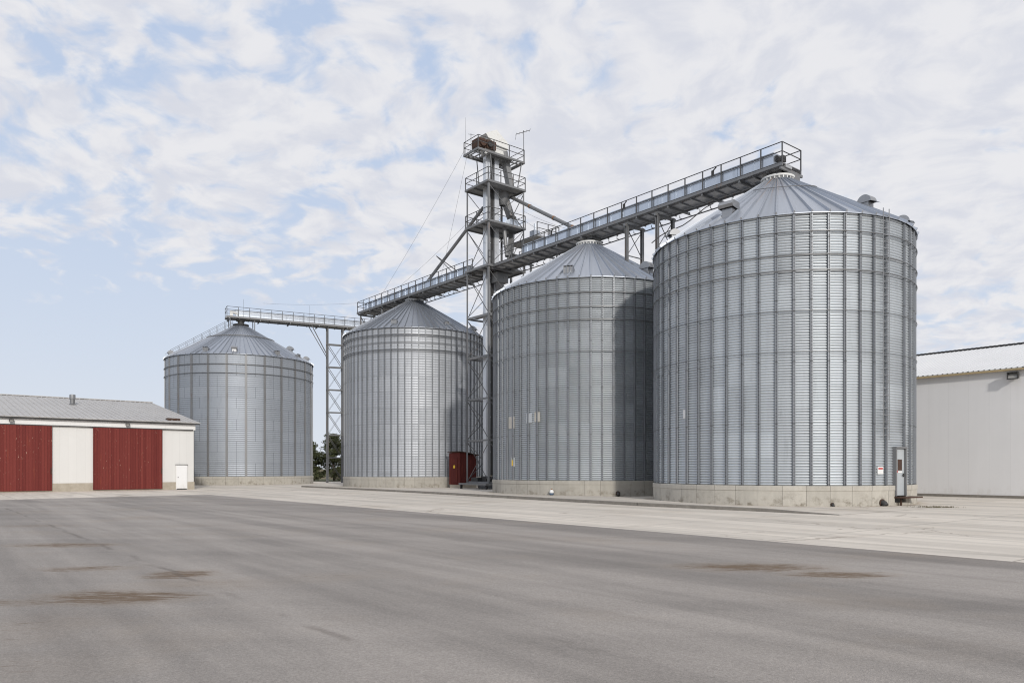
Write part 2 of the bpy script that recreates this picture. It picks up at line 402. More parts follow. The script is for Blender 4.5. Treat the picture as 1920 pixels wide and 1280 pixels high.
# raised pad under the row of silos, its kerb running out level at the near end
kl = [(-19.2, 68.6), (-18.4, 67.5), (-7.25, 52.9), (-.12, 42.6), (5.83, 34.0), (10.0, 29.4)]
hs = [.13, .13, .14, .15, .15, .13]
g = MB(); top = [(x, y, h) for (x, y), h in zip(kl, hs)] + [(11.95, 27.2, .013), (17.5, 31.5, .013), (22, 41, .02), (17, 54, .1), (2, 74, .12), (-8, 80, .12), (-17, 78, .12), (-20, 73, .12)]
g.add(top, [tuple(range(len(top)))])
# triangulate as a fan from inside so that the gentle slope stays clean
g = MB(); ctr = (2., 52., .10); k = len(top)
g.add(top + [ctr], [(i, (i + 1) % k, k) for i in range(k)])
struct(g.build('concrete_pad', M_pad))
g = MB(); kk = kl + [(11.95, 27.2)]; hh = hs + [.02]
for i in range(len(kk) - 1):
    a = Vector((*kk[i], 0)); b = Vector((*kk[i + 1], 0)); nrm = Vector((-(b - a).y, (b - a).x, 0)).normalized() * .16
    if nrm.dot(Vector((-1, -1, 0))) < 0: nrm = -nrm
    n0 = nrm; h0, h1 = hh[i] + .004, hh[i + 1] + .004
    g.add([a + n0, b + n0, a + n0 + Vector((0, 0, h0 - .01)), b + n0 + Vector((0, 0, h1 - .01)), a + n0 * .8 + Vector((0, 0, h0)), b + n0 * .8 + Vector((0, 0, h1)), a - n0 * .3 + Vector((0, 0, h0)), b - n0 * .3 + Vector((0, 0, h1))],
          [(0, 1, 3, 2), (2, 3, 5, 4), (4, 5, 7, 6)])
struct(g.build('kerb', M_kerb))

# ------------------------------------------------------------------ grain silos
def fn_stiff(n):
    c = n.coord(); x, y, z = n.sep(c); f = n.m('FRACT', n.m('DIVIDE', n.m('SUBTRACT', z, .93), 2.75)); bolt = n.m('MAXIMUM', n.m('LESS_THAN', f, .02), n.m('MULTIPLY', n.m('LESS_THAN', n.m('FRACT', n.m('MULTIPLY', z, 6.)), .25), n.m('LESS_THAN', n.m('ABSOLUTE', y), .03)))
    v = n.m('ADD', .8, n.m('MULTIPLY', n.noise(n.map(c, sc=(4, 4, .4)), 1.2, 5, .6), .4))
    col = n.vm('MULTIPLY', n.grey(n.m('MULTIPLY', v, .28)), (.95, 1., 1.07))
    rf = n.step(n.noise(n.map(c, sc=(6, 6, .5)), 1.3, 5, .65), .62, .75)
    return {'Base Color': n.mix(n.m('MULTIPLY', bolt, .6), n.mix(n.m('MULTIPLY', rf, .3), col, (.16, .09, .05)), (.05, .05, .05)), 'Metallic': n.m('SUBTRACT', .55, n.m('MULTIPLY', bolt, .4)), 'Roughness': .48}


def fn_silowall(tone, N, ph, metal, rough, var, rowh, seams=False, tint=(.955, 1.01, 1.055)):
    return steel('silo wall sheet %d' % N, tone, rough, metal, N, ph, rowh, var, tint, .14, 0, 0, seams)
M_stiff = material('bolted galvanised stiffener', fn_stiff)
M_stiffD = steel('stained stiffener', .26, .5, .6, dirt=.3, rust=.55)
M_ring = steel('wind ring tube', .20, .42, .7, dirt=.2)


def roof_mat(name, N, ph, tone, rust=0.):
    def fn(n):
        c = n.coord(); x, y, z = n.sep(c)
        a = n.m('DIVIDE', n.m('SUBTRACT', n.m('ARCTAN2', y, x), ph), 2 * math.pi / N); ia = n.m('FLOOR', a)
        rr = n.m('SQRT', n.m('ADD', n.m('POWER', x, 2.), n.m('POWER', y, 2.)))
        wn = n.white(n.comb(ia, 4., 2.))
        stv = n.noise(n.comb(n.m('MULTIPLY', a, 2.2), n.m('MULTIPLY', rr, .25), 0.), 1.5, 5, .6)
        v = n.m('MULTIPLY', n.m('ADD', .86, n.m('MULTIPLY', wn, .22)), n.m('ADD', .8, n.m('MULTIPLY', stv, .34)))
        col = n.vm('MULTIPLY', n.grey(n.m('MULTIPLY', v, tone)), (.94, 1., 1.10))
        met = .75
        if rust:
            rs = n.noise(n.comb(n.m('MULTIPLY', a, 3.3), n.m('MULTIPLY', rr, .10), 5.), 1.4, 4, .6)
            reg = n.m('MULTIPLY', n.step(n.m('ABSOLUTE', n.m('SUBTRACT', n.m('ARCTAN2', y, x), R_(-122))), .45, .05), n.step(rr, 5.6, 1.2))
            rf = n.m('MULTIPLY', n.m('MULTIPLY', n.step(rs, .5, .64), reg), rust)
            col = n.mix(rf, col, (.30, .17, .085)); met = n.m('MULTIPLY', n.m('SUBTRACT', 1., rf), .7)
        return {'Base Color': col, 'Roughness': n.m('ADD', .30, n.m('MULTIPLY', stv, .22)), 'Metallic': met}
    return material(name, fn)


def hood_vent(kind, mat):
    """mesh for a roof vent; local +x points down the slope, origin on the roof"""
    b = MB()
    if kind == 'drum':                                   # half-drum hood on a short neck
        n = 14; rr = .42; L = .62
        for yy in (-.3, .3):
            b.add([(0 + rr * math.cos(math.pi * i / n), yy, .28 + rr * math.sin(math.pi * i / n)) for i in range(n + 1)], [tuple(range(n + 1))])
        vs = [(rr * math.cos(math.pi * i / n), yy, .28 + rr * math.sin(math.pi * i / n)) for yy in (-.3, .3) for i in range(n + 1)]
        b.add(vs, [(i, i + 1, n + 2 + i, n + 1 + i) for i in range(n)])
        b.add([(rr, -.3, .28), (rr, .3, .28), (rr + .25, .3, .18), (rr + .25, -.3, .18)], [(0, 1, 2, 3)])
        b.box(-.25, .25, -.25, .25, -.25, .30)
    elif kind == 'box':
        b.add([(-.35, -.36, .25), (.42, -.40, .28), (.42, .40, .28), (-.35, .36, .25), (-.35, -.36, .62), (.34, -.40, .62), (.34, .40, .62), (-.35, .36, .62), (.5, -.4, .42), (.5, .4, .42)],
              [(0, 3, 7, 4), (4, 7, 6, 5), (0, 4, 5, 8, 1), (3, 2, 9, 6, 7), (5, 6, 9, 8), (1, 8, 9, 2)])
        b.box(-.28, .30, -.28, .28, -.3, .26)
    else:                                                # low dormer with open front
        b.add([(-.45, -.3, .05), (.25, -.3, .36), (.25, .3, .36), (-.45, .3, .05), (.25, -.3, -.25), (.25, .3, -.25), (-.45, -.3, -.2), (-.45, .3, -.2)],
              [(0, 1, 2, 3), (6, 4, 1, 0), (3, 2, 5, 7)])
        b.add([(.18, -.28, -.2), (.18, .28, -.2), (.18, .28, .3), (.18, -.28, .3)], [(0, 1, 2, 3)])
        for yy in (-.3, -.1, .1, .27): b.box(.2, .27, yy, yy + .03, -.2, .34)
    return b


def silo(label, loc, R, zb, ze, za, N, ph, pitch, amp, wallmat, roofmat, Nroof, rings, basemat, vents, stw, seg, door=None, base_z0=-.1, stmat=None, ringr=.028, capmat=None):
    t = thing('grain_silo', label, 'grain silo', loc, 0, 'grain silos')
    stmat = stmat or M_stiff
    # concrete base ring
    b = MB(); Ro = R + .13
    prof = [(R - .5, base_z0), (Ro, base_z0), (Ro, zb - .22), (Ro + .025, zb - .215), (Ro + .025, zb - .02), (Ro + .005, zb), (R - .5, zb)]
    if door:
        b.arc(prof, door[1], door[0] + 2 * math.pi, 110)
        b.arc([(R - .5, base_z0), (Ro, base_z0), (Ro, .16), (R - .5, .16)], door[0], door[1], 4)
    else: b.lathe(prof + [prof[0]], 120)
    b.build('base', basemat, t, True, 30)
    # corrugated wall
    b = MB(); nw = max(1, round((ze - zb) / pitch)); pr = []
    for i in range(nw * 8 + 1):                           # rounded ridges with tight valleys
        q = i / 8; pr.append((R - amp + 2 * amp * abs(math.sin(math.pi * q)) ** .85, zb + (ze - zb) * i / (nw * 8)))
    b.lathe(pr, N * seg); wall = b.build('wall', wallmat, t, True, 75)
    # vertical stiffeners, all sharing one mesh
    src = None
    for i in range(N):
        a = ph + 2 * math.pi * i / N
        if door and door[0] < a - (2 * math.pi if a > math.pi else 0) < door[1]: continue
        if src is None:
            b = MB(); w_ = stw; dpt = .075
            P = [(-w_, .012), (-w_ * .8, .012), (-w_ * .74, dpt), (-w_ * .25, dpt), (-w_ * .18, .028), (w_ * .18, .028), (w_ * .25, dpt), (w_ * .74, dpt), (w_ * .8, .012), (w_, .012)]
            zz = [zb + .01]
            while zz[-1] + 3.3 < ze: zz += [zz[-1] + 2.75]
            zz += [ze - .02]
            for z0, z1 in zip(zz[:-1], zz[1:]):
                k = len(P)
                vs = [(R + amp + dd + .004 * (zz.index(z0) % 2), yy, z) for z in (z0, z1 + (.16 if z1 < ze - .1 else 0)) for yy, dd in P]
                b.add(vs, [(j, j + 1, k + j + 1, k + j) for j in range(k - 1)] + [tuple(range(k, 2 * k))])
            src = b.build('stiffener', stmat, t); src.rotation_euler = (0, 0, a)
        else:
            o = inst(src, t); o.rotation_euler = (0, 0, a)
    for z, rr in rings:
        b = MB(); n = 2 * N
        b.tube([((R + amp + .10) * math.cos(2 * math.pi * i / n), (R + amp + .10) * math.sin(2 * math.pi * i / n), z) for i in range(n)], rr * ringr, 6, closed=True)
        b.build('wind_ring', M_ring, t, True, 60)
    # roof of radial sheets with raised ribs
    b = MB(); Re = R + .16; r0 = .62; sl = (za - ze) / (R - r0); zed = ze - .16 * sl + .06
    for i in range(Nroof):
        a0 = ph + 2 * math.pi * i / Nroof; a1 = ph + 2 * math.pi * (i + 1) / Nroof; am = (a0 + a1) / 2
        p = [(Re * math.cos(a0), Re * math.sin(a0), zed), (Re * math.cos(a1), Re * math.sin(a1), zed), (r0 * math.cos(a1), r0 * math.sin(a1), za), (r0 * math.cos(a0), r0 * math.sin(a0), za)]
        b.add(p, [(0, 1, 2, 3)])
        b.add([p[0], p[1], (p[1][0], p[1][1], zed - .035), (p[0][0], p[0][1], zed - .035)], [(0, 3, 2, 1)])
        # rib
        e = Vector((-math.sin(a0), math.cos(a0), 0)); rad = Vector((math.cos(a0), math.sin(a0), 0)); nn = (rad * sl + Vector((0, 0, 1))).normalized()
        lo = rad * (Re + .01) + Vector((0, 0, zed - .01 * sl)); hi = rad * r0 + Vector((0, 0, za))
        wl, wh, hgt = .05, .018, .11
        vs = [lo - e * wl, lo + e * wl, lo + e * wl * .45 + nn * hgt, lo - e * wl * .45 + nn * hgt, hi - e * wh, hi + e * wh, hi + e * wh * .5 + nn * hgt * .6, hi - e * wh * .5 + nn * hgt * .6]
        b.add(vs, [(1, 5, 6, 2), (2, 6, 7, 3), (3, 7, 4, 0), (0, 1, 2, 3)])
    roof = b.build('roof', roofmat, t)
    # cap ring with its bolted collar
    b = MB(); b.lathe([(.5, za - .15), (.72, za - .06), (.74, za + .04), (.86, za + .05), (.87, za + .14), (.80, za + .16), (.5, za + .17), (.34, za + .2)], 40)
    for i in range(24):
        a = 2 * math.pi * i / 24; M = Matrix.Rotation(a, 4, 'Z'); b.box(.74, .84, -.025, .025, za - .08, za + .05, M)
    b.build('cap_ring', capmat or M_vent, t, True, 40)
    for kind, adeg, r, sc in vents:
        a = R_(adeg); o = hood_vent(kind, M_vent).build('roof_vent', M_vent, roof, kind == 'drum', 40)
        z = za - (r - r0) * sl
        o.location = (r * math.cos(a), r * math.sin(a), z); o.rotation_euler = (0, 0, a); o.scale = (sc, sc, sc)
    return t, wall, roof


A = (14.06, 39.5, 0); B = (5.17, 50.2, 0); Cc = (-8.93, 68.4, 0); D = (-30.5, 84.0, 0)
doorA = (R_(-58.9), R_(-50.2))
phA = doorA[1]
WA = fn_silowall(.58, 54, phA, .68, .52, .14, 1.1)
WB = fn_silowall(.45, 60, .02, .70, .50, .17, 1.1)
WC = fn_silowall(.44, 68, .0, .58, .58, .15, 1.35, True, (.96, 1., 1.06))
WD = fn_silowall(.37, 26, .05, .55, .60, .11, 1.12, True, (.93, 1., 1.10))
RA = roof_mat('roof sheet rust streaked', 54, phA, .50, .85); RB = roof_mat('roof sheet plain', 60, .02, .50, .25)
RC = roof_mat('roof sheet grey', 68, 0., .36, .12); RD = roof_mat('roof sheet fine', 78, .05, .46, 0.)
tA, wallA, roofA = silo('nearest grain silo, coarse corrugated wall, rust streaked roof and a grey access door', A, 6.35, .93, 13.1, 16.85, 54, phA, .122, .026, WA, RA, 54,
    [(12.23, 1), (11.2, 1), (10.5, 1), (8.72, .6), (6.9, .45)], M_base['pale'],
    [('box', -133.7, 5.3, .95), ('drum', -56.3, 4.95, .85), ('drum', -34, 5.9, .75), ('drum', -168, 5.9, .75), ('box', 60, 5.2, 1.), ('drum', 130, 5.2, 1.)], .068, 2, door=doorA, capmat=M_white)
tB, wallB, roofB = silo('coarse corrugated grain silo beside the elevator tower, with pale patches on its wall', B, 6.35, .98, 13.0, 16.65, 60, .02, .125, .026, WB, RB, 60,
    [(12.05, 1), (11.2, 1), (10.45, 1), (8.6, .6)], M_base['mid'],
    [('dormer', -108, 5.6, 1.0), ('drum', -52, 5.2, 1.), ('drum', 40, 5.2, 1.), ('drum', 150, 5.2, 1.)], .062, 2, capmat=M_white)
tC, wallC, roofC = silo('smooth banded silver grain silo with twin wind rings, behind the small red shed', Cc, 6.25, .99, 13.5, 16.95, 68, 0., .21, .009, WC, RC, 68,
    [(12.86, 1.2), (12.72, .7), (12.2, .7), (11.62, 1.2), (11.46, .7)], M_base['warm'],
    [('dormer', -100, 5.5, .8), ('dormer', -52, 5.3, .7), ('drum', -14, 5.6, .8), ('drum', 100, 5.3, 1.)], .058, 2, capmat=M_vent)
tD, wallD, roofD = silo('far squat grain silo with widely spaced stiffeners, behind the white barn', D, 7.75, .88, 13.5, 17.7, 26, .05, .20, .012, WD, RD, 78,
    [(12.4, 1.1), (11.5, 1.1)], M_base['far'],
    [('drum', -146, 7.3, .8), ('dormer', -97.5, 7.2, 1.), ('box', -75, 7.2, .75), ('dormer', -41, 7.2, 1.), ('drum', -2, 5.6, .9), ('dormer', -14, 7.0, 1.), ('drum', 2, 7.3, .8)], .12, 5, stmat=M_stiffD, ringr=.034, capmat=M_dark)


def on_wall(Rr, adeg, z): a = R_(adeg); return Matrix.Translation((Rr * math.cos(a), Rr * math.sin(a), z)) @ Matrix.Rotation(a, 4, 'Z')

# access door of the nearest silo
am = math.degrees(sum(doorA) / 2); hw = 6.35 * (doorA[1] - doorA[0]) / 2
Md = on_wall(6.35, am, 0)
b = MB(); b.box(-.25, .17, -hw, -hw + .09, .45, 2.62, Md).box(-.25, .17, hw - .09, hw, .45, 2.62, Md).box(-.25, .19, -hw, hw, 2.62, 2.70, Md)
fr = b.build('door_frame', M_frame, tA)
b = MB(); b.box(.03, .08, -hw + .095, hw - .095, .47, 2.61, Md); dr = b.build('door', M_doorgrey, tA)
b = MB(); b.box(.084, .10, -.19, .17, 1.62, 2.12, Md); b.build('window', M_brown, dr)
b = MB(); b.box(.084, .097, -.33, -.2, 1.52, 1.62, Md); b.build('red_sticker', M_red, dr)
b = MB(); b.box(.084, .095, -.17, .2, 1.50, 1.58, Md); b.build('label_plate', M_signwhite, dr)
b = MB(); b.box(.084, .13, .26, .31, 1.32, 1.48, Md).box(.13, .15, .15, .31, 1.38, 1.42, Md); b.build('handle', M_dark, dr)
b = MB(); b.box(-.05, .62, -hw - .05, hw + .55, .36, .42, Md).box(.25, .31, -.3, -.24, .0, .36, Md); b.build('step_plate', M_brown, tA)
b = MB(); b.box(-.2, .02, -.36, .36, .165, .355, Md); b.build('recess_panel', M_dark, tA)
# ladder on its wall
b = MB(); Ml = on_wall(6.35 + .16, -64.6, 0)
for yy in (-.19, .19): b.box(-.015, .015, yy - .015, yy + .015, 3.0, 13.4, Ml)
z = 3.2
while z < 13.3: b.box(-.012, .012, -.19, .19, z, z + .025, Ml); z += .3
b.build('ladder', M_vent, tA)
# safety rail tube lying round the roof of the nearest silo
b = MB(); pts = []
for i in range(24):
    a = R_(-140 + i * 5); r = 2.35 + .35 * math.sin(i * .21); pts.append((r * math.cos(a), r * math.sin(a), 16.85 - (r - .62) * (3.75 / 5.73) + .12))
b.tube(pts, .022, 6); b.build('roof_cable', M_frame, tA, True)
b = MB(); pts = [((7.0 - i * .42) * math.cos(R_(-170)), (7.0 - i * .42) * math.sin(R_(-170)), 13.0 + i * .272 + .25 + .1 * math.sin(i * 1.1)) for i in range(9)]
b.tube(pts, .03, 6); b.build('roof_hose', M_dark, tA, True)
b = MB(); pts = []
for i in range(37):
    a = R_(-180 + i * 10); r = 3.6; pts.append((r * math.cos(a), r * math.sin(a), 17.7 - (r - .62) * (4.2 / 7.13) + .14))
b.tube(pts, .06, 6, closed=False); b.build('roof_band', M_frame, tD, True)
b = MB()
for i in range(41):
    pass
# thin plates on the walls
def plate(parent, Rr, adeg, z, wd, ht, mat, name='patch_plate', d=.045):
    b = MB(); M = on_wall(Rr, adeg, z); b.box(0, d, -wd / 2, wd / 2, -ht / 2, ht / 2, M); return b.build(name, mat, parent)
M_patch = material('pale patch sheet', lambda n: {'Base Color': n.mix(n.noise(n.coord(), 3, 6, .65), (.36, .33, .27), (.58, .57, .54))}, Roughness=.6, Metallic=.2)
M_patch2 = material('thin grey patch sheet', lambda n: {'Base Color': n.mix(n.noise(n.coord(), 3, 6, .65), (.40, .42, .44), (.55, .57, .58))}, Roughness=.5, Metallic=.4)
plate(tB, 6.37, -144.5, 4.55, .55, .72, M_patch); plate(tB, 6.37, -130.2, 4.75, .42, .58, M_patch2); plate(tB, 6.37, -124.8, 4.8, .38, .6, M_patch)
plate(tB, 6.37, -143.2, 2.1, .34, .56, M_patch2); plate(tB, 6.41, -143.0, 2.05, .12, .36, M_sticker, 'label_plate')
plate(tA, 6.37, -151.7, 4.36, .16, .42, M_signwhite, 'label_plate')
lb = plate(tA, 6.37, -66.8, 1.62, .34, .34, M_signwhite, 'label_plate'); plate(lb, 6.418, -66.8, 1.70, .27, .07, M_red, 'red_bar', .006)

# stair rails climbing the far silo's roof
b = MB(); a = R_(193); rad = Vector((math.cos(a), math.sin(a), 0)); tn = Vector((-math.sin(a), math.cos(a), 0)); sl = 4.2 / 7.13
def rz(r): return 17.7 - (r - .62) * sl
for sgn in (-.35, .35):
    for hh_ in (.5, .95): b.tube([rad * 7.3 + tn * sgn + Vector((0, 0, rz(7.3) + hh_)), rad * .9 + tn * sgn + Vector((0, 0, rz(.9) + hh_))], .02, 5)
    r = .9
    while r < 7.4: b.tube([rad * r + tn * sgn + Vector((0, 0, rz(r))), rad * r + tn * sgn + Vector((0, 0, rz(r) + .95))], .017, 5); r += .8
r = .9
while r < 7.3: b.beam(rad * r - tn * .35 + Vector((0, 0, rz(r) + .1)), rad * r + tn * .35 + Vector((0, 0, rz(r) + .1)), .2, .03); r += .3
b.build('roof_stair', M_frame, tD)

# ------------------------------------------------------------------ rails and conveyors
def guard(parent, path, h=1.05, sp=1.22, closed=False, pr=.026, name='guard_rail', mids=(.55,)):
    """two-bar rail along a polyline (part) with each post a sub-part"""
    b = MB(); P = [Vector(p) for p in path]; seq = P + ([P[0]] if closed else [])
    for hh in (h,) + tuple(h * m_ for m_ in mids):
        for p, q in zip(seq[:-1], seq[1:]): b.tube([p + Vector((0, 0, hh)), q + Vector((0, 0, hh))], pr, 6)
    rail = b.build(name, M_rail, parent, True, 60)
    ps = []
    for i, (p, q) in enumerate(zip(seq[:-1], seq[1:])):
        L = (q - p).length; n = max(1, round(L / sp))
        for k in range(n): ps.append(p + (q - p) * k / n)
    if not closed: ps.append(seq[-1])
    b = MB(); b.box(-.027, .027, -.027, .027, -.04, h)
    src = b.build('rail_post', M_rail, rail)
    for i, p in enumerate(ps):
        o = src if i == 0 else inst(src, rail)
        o.location = p
    return rail


def conveyor(label, loc, rot, x0, x1, y0, y1, z, housing, rails, beams, group='drag conveyors over the silos', tray=True, hz=(.04, .66)):
    t = thing('conveyor', label, 'conveyor', loc, rot, group)
    b = MB(); b.box(x0, x1, y0 + .09, y1 - .09, z - .03, z)
    b.build('deck', M_floor, t)
    for yy in (y0, y1):                                             # edge channels
        b = MB(); b.box(x0, x1, yy - .035, yy + .035, z - .15, z + .02).box(x0, x1, yy - .06, yy + .06, z + .02, z + .03).box(x0, x1, yy - .06, yy + .06, z - .165, z - .15)
        b.build('edge_channel', M_frame, t)
    b = MB(); x = x0 + .4
    b.box(x0, x1, y0 + .30, y0 + .9, z - .17, z - .04)
    b.build('trough_floor', M_floor, t)
    k = 0; x = x0 + .3
    while x < x1:
        b = MB(); big = k % 3 == 0
        b.box(x - .05, x + .05, y0 - .02, y1 + (.28 if big else .02), z - .31, z - .17) if big else b.box(x - .025, x + .025, y0 + .04, y1 + .05, z - .24, z - .175)
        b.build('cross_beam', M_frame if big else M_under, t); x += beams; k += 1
    h0, h1, hy0, hy1 = housing
    b = MB(); b.box(h0, h1, hy0, hy1, z + hz[0], z + hz[1]).box(h0 - .01, h1 + .01, hy0 - .04, hy1 + .04, z + hz[1], z + hz[1] + .03)
    x = h0 + .6
    while x < h1 - .2: b.box(x - .025, x + .025, hy0 - .03, hy0 - .001, z + hz[0], z + hz[1]); x += 1.05
    b.build('housing', M_panel, t)
    if tray:
        b = MB(); b.tube([(x0 + .2, y1 + .26, z - .42), (x1 - .3, y1 + .26, z - .42)], .04, 8)
        x = x0 + .5
        while x < x1 - .4: b.box(x - .015, x + .015, y1 - .02, y1 + .27, z - .44, z - .40).box(x - .015, x + .015, y1 - .02, y1 + .01, z - .42, z - .26); x += .75
        b.build('cable_tray', M_frame, t)
    for r in rails: guard(t, r)
    return t


ZD = 17.42; y0, y1 = -.88, .88
cR = conveyor('long covered conveyor from the elevator tower over the two nearest silos, with railed walkway', A, ROW, -24.2, .82, y0, y1, ZD,
    (-20.4, .25, -.80, -.22), [[(-22.8, y0, ZD), (.8, y0, ZD), (.8, y1, ZD), (-22.8, y1, ZD)]], .82)
cL = conveyor('covered conveyor running from the elevator tower to beyond the banded silver silo', A, ROW, -46.7, -26.3, y0, y1, ZD,
    (-45.2, -27.3, -.80, -.22), [[(-26.6, y0, ZD), (-46.6, y0, ZD), (-46.6, y1, ZD), (-26.6, y1, ZD)]], .82)
# inlet chutes to the cap rings
for t, x, za in ((cR, 0., 16.85), (cR, -13.9, 16.65), (cL, -36.9, 16.95)):
    b = MB(); b.lathe([(.30, za + .15), (.30, ZD - .3), (.45, ZD - .18)], 16, (x, 0)); b.box(x - .42, x + .42, -.42, .42, ZD - .36, ZD - .19)
    b.build('inlet_chute', M_frame, t, True, 40)
b = MB(); b.tube([(.28, -.62, ZD + .42), (.28, -.40, ZD + .42)], .16, 14); b.box(.26, .5, -.3, -.02, ZD + .3, ZD + .62); b.build('drive_motor', M_dark, cR, True, 40)
b = MB(); b.box(.2, .8, -.3, .8, ZD - .6, ZD - .3); b.build('end_hopper', M_frame, cR)
for x in (-3.6, -10.3, -17.2):
    b = MB(); b.box(x, x + .16, -.86, -.81, ZD + .62, ZD + .92).tube([(x + .12, -.84, ZD + .9), (x + .4, -.95, ZD + .98)], .035, 8)
    b.build('lamp_bracket', M_dark, cR)

DR = math.atan2(.46, .89); ZF = 18.62
cF = conveyor('short horizontal conveyor with railed end above the far squat silo', D, DR, -1.6, 20., -.7, .95, ZF,
    (-.6, 20., -.35, .35), [[(20., -.7, ZF), (-1.55, -.7, ZF), (-1.55, .95, ZF), (20., .95, ZF)]], 1.1, tray=False, hz=(.05, .72))
b = MB(); b.lathe([(.35, 17.75), (.35, ZF - .3)], 16); b.box(-.45, .45, -.45, .45, ZF - .36, ZF - .2); b.build('inlet_chute', M_dark, cF, True)
b = MB(); b.tube([(-.9, -.3, ZF + .5), (-.3, -.3, ZF + .35)], .16, 10).box(-1.2, -.9, -.4, -.1, ZF + .05, ZF + .62); b.build('drive_motor', M_white, cF)
b = MB()
for x in (.2, 7.5): b.tube([(x, -.7, ZF), (x, -.7, ZF + 2.0)], .012, 5)
b.build('antenna_rod', M_rail, cF)
b = MB()
for yy in (-.6, .85): b.tube([(1.4, yy, 17.2), (1.4, yy, ZF - .2)], .05, 6).tube([(-1.2, yy, 17.1), (-1.2, yy, ZF - .2)], .05, 6)
b.build('support_leg', M_frame, cF)


def xy(t_, x, y): return Vector(t_) + ex * x + ey * y
# trestles that carry the long conveyor between the two nearest silos
def trestle(label, s, zlow_f, zlow_b, mids):
    t = thing('conveyor_trestle', label, 'support frame', xy(A, s, 0), ROW, 'trestles under the long conveyor')
    for yy, zl in ((-.72, zlow_f), (.72, zlow_b)):
        b = MB(); b.box(-.09, .09, yy - .02, yy + .02, zl, ZD - .36).box(-.09, -.06, yy - .09, yy + .09, zl, ZD - .36).box(.06, .09, yy - .09, yy + .09, zl, ZD - .36)
        b.box(-.17, .17, yy - .17, yy + .17, zl - .03, zl); b.build('leg', M_frame, t)
    b = MB(); b.box(-.07, .07, -.95, .95, ZD - .52, ZD - .37); b.build('head_beam', M_frame, t)
    zt = ZD - .55
    for z in mids:
        b = MB(); b.beam((0, -.72, zt), (0, .72, z), .05, .02); b.build('brace', M_rail, t)
        b = MB(); b.beam((.03, .72, zt), (.03, -.72, z), .05, .02); b.build('brace', M_rail, t)
        b = MB(); b.beam((0, -.72, z), (0, .72, z), .07, .05); b.build('cross_bar', M_frame, t); zt = z - .05
    return t
trestle('short portal trestle standing on the roof slope of the silo with pale patches', -10.1, 14.45, 14.45, [15.1])
trestle('tall portal trestle standing in the gap beside the nearest silo', -7.62, .1, .1, [15.0, 12.4, 9.8, 7.2, 4.6, 2.0])
t = thing('conveyor_trestle', 'angled trestle under the outer end of the conveyor beyond the banded silver silo', 'support frame', xy(A, -44, 0), ROW, 'trestles under the long conveyor')
for x, zl in ((-2.2, .1), (2.2, 13.9)):
    for yy in (-.72, .72):
        b = MB(); b.box(x - .06, x + .06, yy - .06, yy + .06, zl, ZD - .36); b.build('leg', M_frame, t)
    b = MB(); b.beam((x, -.72, ZD - .5), (x, .72, ZD - 2.2), .05, .05).beam((x, .72, ZD - .5), (x, -.72, ZD - 2.2), .05, .05); b.build('brace', M_rail, t)
for yy in (-.72, .72):
    b = MB(); b.beam((-2.2, yy, ZD - .45), (0, yy, ZD - 2.6), .06, .06).beam((0, yy, ZD - 2.6), (2.2, yy, ZD - .45), .06, .06).beam((0, yy, ZD - .4), (0, yy, ZD - 2.6), .07, .07).beam((-2.2, yy, ZD - 2.6), (2.2, yy, ZD - 2.6), .07, .07)
    b.build('brace', M_rail, t)

# lattice tower under the far conveyor
fd = Vector((.89, .46, 0)).normalized(); fp = Vector(D) + fd * 10.6
t = thing('lattice_tower', 'slim lattice tower holding up the far conveyor between two silos', 'support tower', (fp.x, fp.y, 0), DR)
hw = .90; ztop = ZF - .3
for x in (-hw, hw):
    for yy in (-.32, .32):
        b = MB(); b.box(x - .065, x + .065, yy - .065, yy + .065, .0, ztop); b.build('leg', M_lattice, t)
lv = [.3 + 2.68 * i for i in range(7)]
for i, z in enumerate(lv):
    if i:
        b = MB()
        for yy in (-.32, .32): b.beam((-hw, yy, z), (hw, yy, z), .12, .12)
        for x in (-hw, hw): b.beam((x, -.32, z), (x, .32, z), .09, .09)
        b.build('cross_bar', M_lattice, t)
    if i + 1 < len(lv):
        z2 = lv[i + 1]; b = MB()
        for yy in (-.32, .32): b.beam((-hw, yy, z2), (hw, yy, z), .05, .05)
        b.tube([(-hw, -.3, z), (hw, -.3, z2)], .014, 5).tube([(-hw, .3, z), (hw, .3, z2)], .014, 5); b.build('brace', M_rail, t)
b = MB(); b.beam((-hw, -.32, 14.9), (-2.9, -.7, ZF - .2), .08, .08).beam((-hw, .32, 14.9), (-2.9, .7, ZF - .2), .08, .08); b.build('knee_brace', M_lattice, t)

# ------------------------------------------------------------------ elevator tower
TW = (-1.33, 59.66, 0); tx, ty = 1.47, 1.78
t = tower = thing('elevator_tower', 'tall braced steel tower with stacked railed platforms between the silos', 'tower', TW, ROW)
PZ = [(23.9, -1.52, 1.52, -1.84, 1.84), (20.85, -1.52, 1.52, -1.84, 1.84), (17.42, -1.5, 1.5, -1.82, 1.82), (26.4, -.95, .95, -2.38, 2.2)]
for x in (-tx, tx):
    for yy in (-ty, ty):
        b = MB(); sx, sy = (1 if x < 0 else -1), (1 if yy < 0 else -1)
        b.box(min(x, x + sx * .13), max(x, x + sx * .13), min(yy, yy + sy * .03), max(yy, yy + sy * .03), .55, 23.85)
        b.box(min(x, x + sx * .03), max(x, x + sx * .03), min(yy + sy * .03, yy + sy * .13), max(yy + sy * .03, yy + sy * .13), .55, 23.85)
        b.build('leg', M_frame, t)
